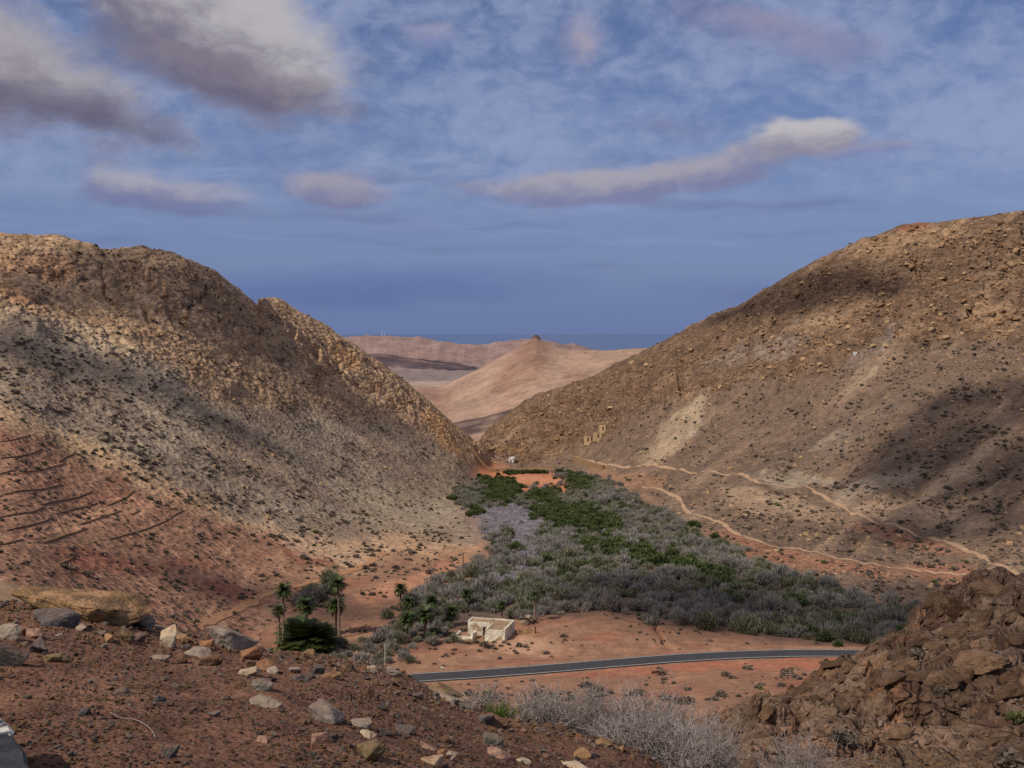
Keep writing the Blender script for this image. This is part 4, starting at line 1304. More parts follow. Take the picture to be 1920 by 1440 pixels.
def build_far_buildings():
    hut(1103, 826, 5.0, 2.0, 3.0, 'small tan ruin on the right hill, lower left of the three huts', M_RUIN, -38)
    hut(1122, 821, 6.8, 2.0, 3.0, 'wider pale tan ruin on the right hill beside a smaller ruin', M_RUIN, -36)
    hut(1131, 807, 4.8, 2.0, 3.2, 'brown stone ruin on the right hill above two lower ruins', M_RUIN, -40)
    b = hit(960, 866, 500)
    o = link('chapel', None, loc=(b.x, b.y, b.z - 0.2), rot=(0, 0, math.radians(-20)), label='tiny white chapel at the mouth of the gorge', cat='chapel')
    box_part('wall', o, M_WHITE, (-1.7, 1.7, -2.2, 2.2, -1.0, 2.6))
    bm = bmesh.new()
    v = [bm.verts.new(p) for p in ((-1.85, -2.4, 2.603), (1.85, -2.4, 2.603), (0, -2.4, 3.9), (-1.85, 2.4, 2.603), (1.85, 2.4, 2.603), (0, 2.4, 3.9))]
    for f in ((0, 1, 2), (5, 4, 3), (0, 3, 4, 1), (1, 4, 5, 2), (2, 5, 3, 0)):
        bm.faces.new([v[i] for i in f])
    me = bpy.data.meshes.new('roof')
    bm.to_mesh(me)
    bm.free()
    me.materials.append(M_WHITE)
    link('roof', me, o)
    box_part('door', o, M_DARK, (-0.5, 0.5, -2.26, -2.205, -0.2, 1.7))
    # dam across the gorge mouth
    q = [tuple(hit(px, 884, 500)[:2]) for px in (884, 920, 960, 1000, 1042)]
    d = sum(p[1] for p in q) / len(q)
    q = [(p[0] / p[1] * d, d + 5 - 0.004 * (p[0]) ** 2) for p in q]
    draped('dam_wall', q, 2.2, M_DRYWALL, thick=2.4, rugged=0.02, sink=1.5, label='low tan masonry dam closing the silted reservoir', cat='dam')
    # far mast pair and roadside marker
    for px, hh, lb in ((716, 16, 'taller thin white mast on the far ridge'), (721, 10, 'shorter thin white mast on the far ridge')):
        D = 5480.0
        x = (px - CX) / F * D
        z = float(gz(x, D))
        m = link('radio_mast', None, loc=(x, D, z), label=lb, cat='mast')
        box_part('pole', m, M_WHITE, (-0.6, 0.6, -0.6, 0.6, -3, hh * 1.6))
        box_part('antenna', m, M_WHITE, (-1.8, 1.8, -0.5, 0.5, hh * 1.2, hh * 1.2 + 2.0))
    s = hit(829, 1256, 150)
    o = link('road_sign', None, loc=s, label='small white sign on a post above the road', cat='sign')
    box_part('post', o, M_WOOD, (-0.04, 0.04, -0.04, 0.04, -0.2, 0.5))
    box_part('panel', o, M_LINE, (-0.27, 0.27, -0.07, -0.045, 0.3, 0.62))
    s = hit(1604, 662, 300)
    o = link('limewash_shrine', None, loc=s, label='tiny white patch of wall under the right hill overhang', cat='shrine')
    box_part('wall', o, M_WHITE, (-0.7, 0.7, -0.5, 0.5, -1.0, 1.1), wob=0.2, seed=3)


def pole(px, py, hpx, rad, label, mat, lean=0.0, kind_name='dead_palm'):
    b = hit(px, py, 150)
    hm = hpx / F * b.y
    bm = bmesh.new()
    bmesh.ops.create_cone(bm, cap_ends=True, segments=8, radius1=rad, radius2=rad * 0.7, depth=hm, matrix=Matrix.Translation((0, 0, hm / 2)))
    me = bpy.data.meshes.new('trunk')
    bm.to_mesh(me)
    bm.free()
    me.materials.append(mat)
    o = link(kind_name, None, loc=(b.x, b.y, b.z - 0.3), rot=(0, math.radians(lean), 0), label=label, cat='palm' if kind_name == 'dead_palm' else 'stalk')
    link('trunk', me, o)
    bm = bmesh.new()
    for k in range(3):
        a = k * 2.1 + px
        m = Matrix.Translation((0, 0, hm * (0.96 - 0.03 * k))) @ Matrix.Rotation(a, 4, 'Z') @ Matrix.Rotation(1.1 + 0.2 * k, 4, 'Y') @ Matrix.Translation((0, 0, hm * 0.05))
        bmesh.ops.create_cone(bm, cap_ends=True, segments=5, radius1=rad * 0.4, radius2=rad * 0.15, depth=hm * 0.11, matrix=m)
    me = bpy.data.meshes.new('stub')
    bm.to_mesh(me)
    bm.free()
    me.materials.append(mat)
    link('stub', me, o)


build_house()
build_far_buildings()
pole(868, 1094, 60, 0.22, 'tall bare dead palm trunk among scrub on the tan spur', M_TRUNK)
pole(1085, 1128, 28, 0.20, 'short bare trunk standing in the grey thicket', M_TRUNK)
pole(721, 1246, 42, 0.07, 'thin pale dead stalk at the edge of the near crest', M_LIME, 2, 'dry_stalk')


# ------------------------------------------------------------------ palms
def frond_mesh(name, seed, mat, droop, n=22, wid=0.16):
    """unit frond along +x rising then drooping, leaflets on both sides"""
    rg = np.random.default_rng(seed)
    t = np.linspace(0, 1, n)
    ang = 0.5 - droop * t
    x = np.concatenate([[0], np.cumsum(np.cos(ang[1:]) / (n - 1))])
    z = np.concatenate([[0], np.cumsum(np.sin(ang[1:]) / (n - 1))])
    P = []
    for i in range(n - 1):
        a, b = np.array([x[i], 0, z[i]]), np.array([x[i + 1], 0, z[i + 1]])
        P.append([a + [0, 0.016, 0], a - [0, 0.016, 0], b])
        l = 0.30 * (0.35 + math.sin(math.pi * (0.12 + 0.82 * t[i]))) * rg.uniform(0.85, 1.15)
        for sgn in (-1, 1):
            tip = a + np.array([0.55 * l, sgn * l * 0.72, -0.10 * l + 0.25 * l * (1 - t[i])])
            P.append([a - [0.012, 0, 0], b * 0.9 + a * 0.1 + [wid * 0.1, 0, 0], tip])
    P = np.array(P)
    return tri_mesh(name, P, mat, np.clip(rg.normal(0.5, 0.2, len(P)), 0, 1))


FR = [frond_mesh('frond', 3, M_FROND, 1.1), frond_mesh('frond', 4, M_FROND, 1.5), frond_mesh('frond', 5, M_FROND, 0.8)]
FB = [frond_mesh('frond', 13, M_FROND, 0.55, 40, 0.05), frond_mesh('frond', 14, M_FROND, 0.95, 40, 0.05)]
FD = [frond_mesh('dead_frond', 6, M_DEADF, 1.7), frond_mesh('dead_frond', 7, M_DEADF, 1.3)]


def palm(px, base_py, crown_py, r_px, label, dead=6, n=42, lean=0.0, D=None):
    b = hit(px, base_py, 150) if D is None else None
    if b is None:
        x = (px - CX) / F * D
        b = Vector((x, D, float(gz(x, D))))
    sc = b.y / F
    H = max(0.4, (base_py - crown_py) * sc)
    R = r_px * sc * (1.02 if r_px < 30 else 1.25)
    o = link('palm_tree', None, loc=(b.x, b.y, b.z - 0.15), label=label, cat='palm', group='palms beside the farmhouse')
    r = random.Random(int(px * 7 + crown_py))
    bm = bmesh.new()
    segs = 14
    prev = None
    top = Vector((lean * H, 0, H + 0.15))
    for i in range(segs + 1):
        t = i / segs
        rad = (0.24 - 0.06 * t + (0.10 * (1 - t) ** 6) + (0.08 if i > segs - 2 else 0)) * (1 + 0.07 * (i % 2)) * (1.0 if H > 1.5 else 1.2)
        c = Vector((lean * H * t * t, 0.02 * H * math.sin(3 * t), top.z * t))
        ring = [bm.verts.new(c + Vector((rad * math.cos(k * math.pi / 4), rad * math.sin(k * math.pi / 4), 0))) for k in range(8)]
        if prev:
            for k in range(8):
                bm.faces.new((prev[k], prev[(k + 1) % 8], ring[(k + 1) % 8], ring[k]))
        prev = ring
    bm.faces.new(prev)
    me = bpy.data.meshes.new('trunk')
    bm.to_mesh(me)
    bm.free()
    me.materials.append(M_TRUNK)
    link('trunk', me, o)
    for i in range(n):
        t = i / (n - 1)
        f = link('frond', FB[r.randrange(2)] if R > 3 else FR[r.randrange(3)], o, loc=top)
        pit = (0.95 - 1.75 * t ** 1.15 if R < 3 else 1.15 - 1.55 * t ** 0.9) + r.uniform(-0.12, 0.12)       # first fronds stand up, last ones hang
        f.rotation_euler = (0, -pit + 0.15, i * 2.39996 + r.uniform(-0.2, 0.2))
        k = R * r.uniform(0.88, 1.1)
        f.scale = (k, k, k)
    for i in range(dead):
        f = link('dead_frond', FD[i % 2], o, loc=(top.x, top.y, top.z - 0.12))
        f.rotation_euler = (0, 1.25 + r.uniform(-0.1, 0.25), i * 2.39996)
        k = R * r.uniform(0.6, 0.85)
        f.scale = (k, k, k)
    return o


palm(531, 1226, 1107, 19, 'tall slim palm with bare trunk next to a darker shorter palm', 3)
palm(523, 1222, 1142, 15, 'darker palm half hidden behind a taller slim palm', 5)
palm(577, 1196, 1134, 21, 'palm leaning over the big bushy ground palm', 4, lean=-0.06)
palm(636, 1196, 1094, 19, 'tallest crowned palm standing right of the bushy palm', 3, lean=-0.03)
palm(630, 1190, 1134, 21, 'shorter palm behind the trunk of the tallest palm', 6)
palm(566, 1222, 1206, 42, 'large bushy trunkless palm spreading over the ground', 2, 110)
palm(598, 1218, 1206, 33, 'smaller bushy palm merging with the large ground palm', 2, 80)
palm(751, 1142, 1104, 15, 'small palm in scrub at the foot of the tan spur', 4)
palm(766, 1162, 1128, 15, 'small palm between two palms in the middle of the palm group', 4)
palm(763, 1198, 1161, 19, 'stout palm with drooping crown in front of the grey scrub', 5)
palm(809, 1176, 1127, 17, 'upper crowned palm above a wide shaggy palm', 4)
palm(797, 1196, 1152, 23, 'wide shaggy palm with hanging dead fronds', 12)
palm(846, 1172, 1146, 16, 'squat palm left of the farmhouse', 4)
palm(875, 1144, 1113, 14, 'palm in tawny thicket behind the farmhouse', 4)
palm(941, 1164, 1134, 13, 'thin crowned palm behind the farmhouse roof', 4, 24)
palm(1003, 1164, 1114, 13, 'slender palm right of the farmhouse beside the thicket', 3, 24)
palm(809, 1206, 1194, 13, 'little ground palm below the wide shaggy palm', 8, 22)
b0 = hit(988, 1170, 150)
dp = link('dead_palm', None, loc=(b0.x, b0.y, b0.z - 0.1), label='dead grey palm stump with bleached hanging fronds', cat='palm')
for i in range(26):
    f = link('dead_frond', FD[i % 2], dp, loc=(0, 0, 0.9))
    f.rotation_euler = (0, rnd.uniform(-0.9, 1.0), i * 2.4)
    f.scale = (1.7, 1.7, 1.7)
bm = bmesh.new()
bmesh.ops.create_cone(bm, cap_ends=True, segments=8, radius1=0.3, radius2=0.22, depth=1.4, matrix=Matrix.Translation((0, 0, 0.5)))
me = bpy.data.meshes.new('trunk')
bm.to_mesh(me)
bm.free()
me.materials.append(M_TRUNK)
link('trunk', me, dp)

# ------------------------------------------------------------------ valley thicket
SH = {
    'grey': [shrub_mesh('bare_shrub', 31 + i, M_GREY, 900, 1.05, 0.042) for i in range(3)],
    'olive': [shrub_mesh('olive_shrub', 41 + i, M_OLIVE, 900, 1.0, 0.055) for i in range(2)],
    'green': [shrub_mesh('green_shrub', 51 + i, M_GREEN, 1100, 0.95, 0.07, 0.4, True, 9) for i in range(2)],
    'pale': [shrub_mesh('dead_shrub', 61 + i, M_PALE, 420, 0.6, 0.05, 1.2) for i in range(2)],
}
KINDS = list(SH)
G_POLY = [
    ([(898, 896), (916, 902), (960, 900), (978, 932), (972, 946), (926, 946), (902, 930)], 'green', 'dark green tamarisk clump at the left of the red delta'),
    ([(978, 944), (996, 920), (1036, 920), (1062, 942), (1030, 952)], 'green', 'dark green tamarisk clump in the middle of the red delta'),
    ([(1048, 886), (1080, 890), (1104, 900), (1112, 922), (1080, 926), (1056, 900)], 'green', 'dark green tamarisk clump at the right of the red delta'),
    ([(948, 886), (1026, 885), (1026, 889), (948, 890)], 'green', 'dark green hedge bush along the dam wall'),
    ([(990, 968), (1040, 952), (1100, 950), (1160, 976), (1170, 1006), (1090, 1008), (1030, 986)], 'green', 'green tamarisk of the broad green patch beside the pale field'),
    ([(1070, 1016), (1160, 1020), (1260, 1046), (1370, 1076), (1360, 1092), (1220, 1062), (1110, 1040)], 'green', 'green tamarisk of the green streak running through the grey thicket'),
    ([(880, 950), (900, 948), (902, 968), (884, 968)], 'green', 'small green bush at the tip of the pale spur'),
]
PALE_P = [(892, 950), (930, 944), (968, 944), (1036, 988), (1008, 1018), (1030, 1052), (990, 1056), (930, 1014), (896, 982)]
BARE_P = [[(975, 888), (1050, 888), (1075, 925), (1060, 940), (1036, 918), (998, 918), (980, 936), (962, 898)], [(985, 952), (1030, 954), (1006, 968)], [(905, 932), (924, 934), (922, 946), (900, 946)]]
THICK_P = [(1000, 1160), (1100, 1150), (1200, 1158), (1300, 1175), (1450, 1196), (1620, 1210), (1720, 1200), (1770, 1170), (1700, 1140), (1620, 1118), (1480, 1082), (1350, 1026), (1290, 996), (1250, 972), (1180, 932), (1120, 900), (1050, 884), (960, 940),
           (900, 900), (862, 920), (858, 945), (890, 952), (905, 1000), (925, 1030), (905, 1062), (850, 1088), (790, 1112), (750, 1140), (800, 1160), (830, 1165), (900, 1162), (960, 1170)]
LOW_P = [(500, 1244), (545, 1226), (600, 1216), (660, 1200), (700, 1182), (730, 1155), (800, 1140), (880, 1150), (872, 1204), (810, 1222), (765, 1250), (600, 1252)]
LOW_Q = [(545, 1134), (590, 1106), (640, 1100), (630, 1118), (575, 1144)]


def build_thicket():
    items = []
    for y in np.arange(196, 730, 1.0):
        sp = 2.9
        if (y * 10) % 29 > 9.99:
            continue
        for x in np.arange(-60, 150, sp):
            jx, jy = x + npr.uniform(-1.2, 1.2), y + npr.uniform(-1.2, 1.2)
            items.append((jx, jy))
    A = np.array(items)
    z = gz(A[:, 0], A[:, 1])
    px, py = CX + F * A[:, 0] / A[:, 1], Y0 - F * z / A[:, 1]
    wx, wy = px + npr.normal(0, 11, len(px)), py + npr.normal(0, 5.0, len(px))
    kind = np.full(len(A), -1)
    lab = np.full(len(A), -1)
    th = inpoly(THICK_P, wx, wy)
    n1 = fbm(A[:, 0] / 26, A[:, 1] / 26, 3)
    n2 = fbm(A[:, 0] / 7 + 9, A[:, 1] / 7, 2)
    kind[th] = np.where(n1[th] + 0.9 * n2[th] + npr.normal(0, 0.25, th.sum()) > 0.06, KINDS.index('olive'), KINDS.index('grey'))
    kind[th & (n1 + 0.8 * n2 + npr.normal(0, 0.15, len(A)) > 0.52)] = KINDS.index('green')
    lw = inpoly(LOW_P, wx, wy) | inpoly(LOW_Q, wx, wy)
    kind[lw] = np.where(npr.random(lw.sum()) < 0.55, KINDS.index('grey'), KINDS.index('olive'))
    p = inpoly(PALE_P, wx, wy) | (inpoly([(985, 1050), (1045, 1062), (1020, 1100), (930, 1112), (905, 1090)], wx, wy) & (npr.random(len(A)) < 0.6))
    kind[p] = KINDS.index('pale')
    for k, (poly, kd, lb) in enumerate(G_POLY):
        m = inpoly(poly, px + npr.normal(0, 2 if k == 3 else 7, len(px)), py + npr.normal(0, 1 if k == 3 else 4, len(px)))
        kind[m] = KINDS.index(kd)
        lab[m] = k
    for bp in BARE_P:
        kind[inpoly(bp, wx, wy)] = -1
    keep = kind >= 0
    keep &= ~((np.abs(px - 905) < 52) & (py > 1150) & (py < 1215))          # keep the farmhouse clear
    keep &= npr.random(len(A)) < np.where(kind == KINDS.index('pale'), 0.95, 0.88)
    A, z, px, py, kind, lab = A[keep], z[keep], px[keep], py[keep], kind[keep], lab[keep]
    n = len(A)
    R = np.select([kind == 0, kind == 1, kind == 2, kind == 3], [np.clip(npr.lognormal(0.66, 0.34, n), 0.9, 3.9), np.clip(npr.lognormal(0.62, 0.34, n), 0.9, 3.6), npr.uniform(1.3, 3.4, n), npr.uniform(1.3, 2.3, n)])
    R = np.where((py > 1165) & (px < 900), R * 0.72, R)
    R = np.where(lab == 3, 1.9, R)
    app = R / A[:, 1]
    app[lab >= 0] += 1.0                                                   # the clumps one can point at come first
    order = np.argsort(-app)
    lbl = {0: ('bare_tamarisk', 'grey leafless tamarisk shrub in the dense valley thicket', 'leafless tamarisks of the thicket'),
           1: ('olive_tamarisk', 'olive grey tamarisk shrub in the dense valley thicket', 'olive tamarisks of the thicket'),
           2: ('green_tamarisk', 'green tamarisk in the middle of the thicket', 'green tamarisks of the thicket'),
           3: ('dead_tamarisk', 'pale bleached dead shrub in the lavender grey field', 'dead shrubs of the pale field')}
    protos = {}
    cnt = {0: 0, 1: 0, 2: 0, 3: 0}
    rest = []
    for i in order:
        k = int(kind[i])
        if cnt[k] < (110 if k != 3 else 30) or (lab[i] >= 0 and cnt[k] < 240):
            nm, lb, gp = lbl[k]
            ms = SH[KINDS[k]]
            me = ms[cnt[k] % len(ms)]
            if lab[i] >= 0:
                lb = G_POLY[lab[i]][2]
                gp = 'bushes of the ' + lb
            elif py[i] > 1165 and px[i] < 900:
                lb, gp = lb.replace('in the dense valley thicket', 'below the palms'), gp.replace('of the thicket', 'below the palms')
            else:
                pl = ('beside the red mound above the road' if py[i] > 1125 and px[i] < 1320 else 'where the thicket narrows behind the outcrop' if px[i] > 1500 else 'along the lower footpath' if px[i] > 1330 else
                      'next to the lavender grey field' if px[i] < 1060 else 'in the heart of the valley thicket')
                lb = lb.replace('in the dense valley thicket', pl).replace('in the middle of the thicket', pl)
                gp = gp.replace('of the thicket', pl)
            o = link(nm, me, loc=(A[i, 0], A[i, 1], z[i] - 0.15), rot=(0, 0, npr.uniform(0, 6.28)), label=lb, cat='shrub', group=gp)
            o.scale = (R[i], R[i], R[i] * npr.uniform(0.9, 1.25))
            if cnt[k] < len(ms):
                protos[(k, cnt[k])] = o
            cnt[k] += 1
        else:
            rest.append(i)
    keys = list(protos)
    if rest:
        rest = np.array(rest)
        which = [keys.index((int(kind[i]), int(npr.integers(0, len(SH[KINDS[int(kind[i])]]))))) for i in rest]
        scl = np.stack([R[rest]] * 3, 1) * npr.uniform(0.9, 1.15, (len(rest), 3))
        rot = np.stack([np.zeros(len(rest)), np.zeros(len(rest)), npr.uniform(0, 6.28, len(rest))], 1)
        scatter('tamarisk_thicket', np.c_[A[rest], z[rest] - 0.15], rot, scl, which, [protos[k] for k in keys], 'dense grey and green tamarisk thicket filling the valley floor')
    print('thicket', n, cnt)


build_thicket()
for i in range(13):
    pxh = 952 + i * 6.0
    bh = hit(pxh, 888, 500)
    o = link('green_tamarisk', SH['green'][i % 2], loc=(bh.x, bh.y + npr.uniform(-1, 1), bh.z - 0.2), rot=(0, 0, i * 1.7), label='dark green hedge bush along the dam wall', cat='shrub', group='hedge bushes along the dam wall')
    o.scale = (2.2, 2.2, npr.uniform(2.4, 3.4))

# ------------------------------------------------------------------ scrub and boulders on the slopes
SCR = [shrub_mesh('scrub', 71 + i, M_SCRUB, 150, 0.62, 0.16, 0.5, True, 4) for i in range(3)] + [shrub_mesh('scrub', 81, M_SCRUBG, 150, 0.62, 0.16, 0.5, True, 4)]
BLD = [rock_mesh('boulder', (1, 1, 0.8), 90 + i, M_BOULDER if i % 2 == 0 else M_BOULDER2, 14, 1, 0.06) for i in range(6)]


def build_scrub():
    n = 60000
    px, py = npr.uniform(-60, 1980, n), npr.uniform(430, 1330, n)
    x, y, z = hits(px, py)
    tb = Y0 - z * F / y
    dens = np.zeros(n)
    hill = (y > 95) & (y < 800)
    rk = np.zeros(n)
    for poly in (LEFT_ROCK, RIGHT_ROCK):
        rk = np.maximum(rk, inpoly(poly, px, tb))
    cl = fbm(px / 45, tb / 30, 3) + 0.5 * fbm(px / 12, tb / 9, 2)
    dens[hill] = np.clip(0.26 + 1.35 * cl[hill], 0.02, 1.0)
    gi_, gj_ = np.clip(np.searchsorted(rows, y), 0, NR - 1), np.clip(np.searchsorted(cols, px), 0, NC - 1)
    dens[hill] *= np.clip(0.75 + 1.5 * (ribs[gi_, gj_][hill] - 0.05), 0.15, 1.8)        # plants gather in the gullies
    dens[rk > 0] *= 0.28
    fl = inpoly(VF, px, tb) & hill
    dens[fl] = np.clip(0.02 + 0.5 * cl[fl], 0, 0.4)
    dens[inpoly(RED_L, px, tb)] *= 0.34
    red_delta = inpoly([(900, 870), (1140, 870), (1140, 960), (900, 960)], px, tb)
    dens[red_delta] = 0.0
    dens[(tb < 1000) & (px > 1000) & (rk == 0)] *= 1.2
    lines = np.minimum(line_d(UP_PATH, px, tb), line_d(LOW_PATH, px, tb))
    dens[lines < 7] = 0
    dens[(line_d(ROAD, px, tb) < 16)] = 0
    dens[(np.abs(px - 908) < 52) & (tb > 1160) & (tb < 1208)] = 0
    ok = npr.random(n) < dens
    x, y, z, px, tb = x[ok], y[ok], z[ok], px[ok], tb[ok]
    m = len(x)
    R = np.clip(npr.lognormal(-0.45, 0.48, m), 0.28, 2.0) * np.where(y < 260, 0.85, 1.0)
    wh = np.where(npr.random(m) < 0.07, 3, npr.integers(0, 3, m))
    order = np.argsort(-(R / y))
    protos = [None] * 4
    made = 0
    rest = []
    for i in order:
        k = int(wh[i])
        if made < 290 or protos[k] is None:
            pl = (('on the red ground between road and dry bushes' if px[i] < 1330 else 'on the red ground between road and outcrop') if y[i] < 185 and px[i] > 700 else 'on the red mound around the farmhouse' if tb[i] > 1150 and px[i] > 780 and px[i] < 1060 else 'on the red mound above the road' if tb[i] > 1140 and px[i] >= 1060 else
                  'among the palms' if tb[i] > 1120 and px[i] > 480 and px[i] < 800 else 'between the terrace walls' if px[i] < 350 and tb[i] < 1040 and tb[i] > 800 else 'on the red slope below the terrace walls' if px[i] < 480 and tb[i] >= 1040 else
                  'on the tan spur' if px[i] < 930 and tb[i] > 950 else 'on the pale talus of the left hill' if px[i] < 930 else 'beside the lower footpath' if tb[i] > 980 else 'on the slope above the upper footpath')
            lb = 'low dark scrub bush ' + pl
            if k == 3:
                lb = lb.replace('dark', 'olive green')
            o = link('scrub_bush', SCR[k], loc=(x[i], y[i], z[i] - 0.05), rot=(0, 0, npr.uniform(0, 6.28)), label=lb, cat='bush', group=lb[4:].replace('bush', 'bushes'))
            o.scale = (R[i], R[i], R[i])
            if protos[k] is None:
                protos[k] = o
            made += 1
        else:
            rest.append(i)
    for i, (qx, qy, r_) in enumerate([(868, 1184, 1.2), (880, 1182, 1.5), (892, 1181, 1.4), (900, 1188, 1.0), (908, 1190, 0.9), (912, 1196, 0.7), (866, 1206, 1.0), (880, 1208, 1.1), (895, 1206, 1.2), (906, 1212, 1.6), (918, 1216, 1.5), (930, 1218, 1.0), (898, 1222, 0.9), (945, 1206, 0.9), (955, 1210, 0.9), (972, 1212, 1.3), (984, 1214, 1.0), (850, 1198, 1.5), (838, 1192, 1.6), (925, 1205, 0.8)]):
        q = hit(qx, qy, 150)
        lb = 'dark scrub bush against the farmhouse ruin' if qy < 1205 else 'dark scrub bush on the red soil before the farmhouse'
        o = link('scrub_bush', SCR[i % 3], loc=(q.x, q.y, q.z - 0.05), rot=(0, 0, i * 1.9), label=lb, cat='bush', group=lb.replace(' bush ', ' bushes '))
        o.scale = (r_, r_, r_)
    rest = np.array(rest)
    scl = np.stack([R[rest]] * 3, 1) * npr.uniform(0.8, 1.2, (len(rest), 3))
    rot = np.stack([np.zeros(len(rest))] * 2 + [npr.uniform(0, 6.28, len(rest))], 1)
    scatter('hillside_scrub', np.c_[x[rest], y[rest], z[rest] - 0.05], rot, scl, wh[rest], protos, 'sparse dark scrub dotted over the hillsides')
    print('scrub', m)
    # boulders and broken rock
    n = 62000
    px, py = npr.uniform(-60, 1980, n), npr.uniform(405, 1120, n)
    x, y, z = hits(px, py)
    tb = Y0 - z * F / y
    rk = np.zeros(n)
    for poly in (LEFT_ROCK, RIGHT_ROCK):
        rk = np.maximum(rk, inpoly(poly, px, tb))
    cl = fbm(px / 30 + 77, tb / 22, 3)
    dens = np.where((y > 220) & (y < 820), np.clip(np.where(px > 930, 0.30, 0.10) + 0.6 * cl, 0.0, 1.0), 0)
    dens = np.where((rk > 0) & (px > 900), np.clip(0.55 + 1.0 * cl, 0.08, 1.0), dens)
    dens = np.where((rk > 0) & (px <= 900), np.clip(0.14 + 0.6 * cl, 0.02, 0.7), dens)
    dens = np.where(inpoly(VF, px, tb) | inpoly(RED_L, px, tb), dens * 0.12, dens)
    dens[np.minimum(line_d(UP_PATH, px, tb), line_d(LOW_PATH, px, tb)) < 6] = 0
    dens[np.abs(tb - np.interp(px, cols, RT)) < 9] *= 0.25
    ok = npr.random(n) < dens
    x, y, z, px, tb, rk = x[ok], y[ok], z[ok], px[ok], tb[ok], rk[ok]
    m = len(x)
    S_ = np.clip(npr.pareto(2.6, m) * 0.8 + 0.5, 0.5, 2.9) * np.where(rk > 0, np.where(px < 930, 0.9, 1.15), 0.65)
    wh = npr.integers(0, 6, m)
    wh = np.where(rk > 0, wh, wh // 2 * 2 + 1)
    order = np.argsort(-(S_ / y))
    protos = [None] * 6
    rest = []
    made = 0
    for i in order:
        k = int(wh[i])
        if made < 140 or protos[k] is None:
            lb = ('brown boulder ' if k % 2 == 0 else 'tan boulder ') + (('on the crags of the left hill' if rk[i] else 'on the talus of the left hill') if px[i] < 930 else ('on the crags of the right hill' if rk[i] else 'on the lower slope of the right hill'))
            o = link('boulder', BLD[k], loc=(x[i], y[i], z[i] - 0.36 * S_[i]), rot=(npr.normal(0, 0.25), npr.normal(0, 0.25), npr.uniform(0, 6.28)), label=lb, cat='boulder', group=lb.replace(' boulder', ' boulders'))
            o.scale = (S_[i] * npr.uniform(0.9, 1.5), S_[i], S_[i] * npr.uniform(0.7, 1.1))
            if protos[k] is None:
                protos[k] = o
            made += 1
        else:
            rest.append(i)
    rest = np.array(rest)
    scl = np.stack([S_[rest]] * 3, 1) * npr.uniform(0.7, 1.4, (len(rest), 3))
    rot = np.stack([npr.normal(0, 0.3, len(rest)), npr.normal(0, 0.3, len(rest)), npr.uniform(0, 6.28, len(rest))], 1)
    scatter('hillside_rubble', np.c_[x[rest], y[rest], z[rest] - 0.30 * S_[rest]], rot, scl, wh[rest], protos, 'loose rocks and rubble covering the hill slopes')
    print('boulders', m)


build_scrub()

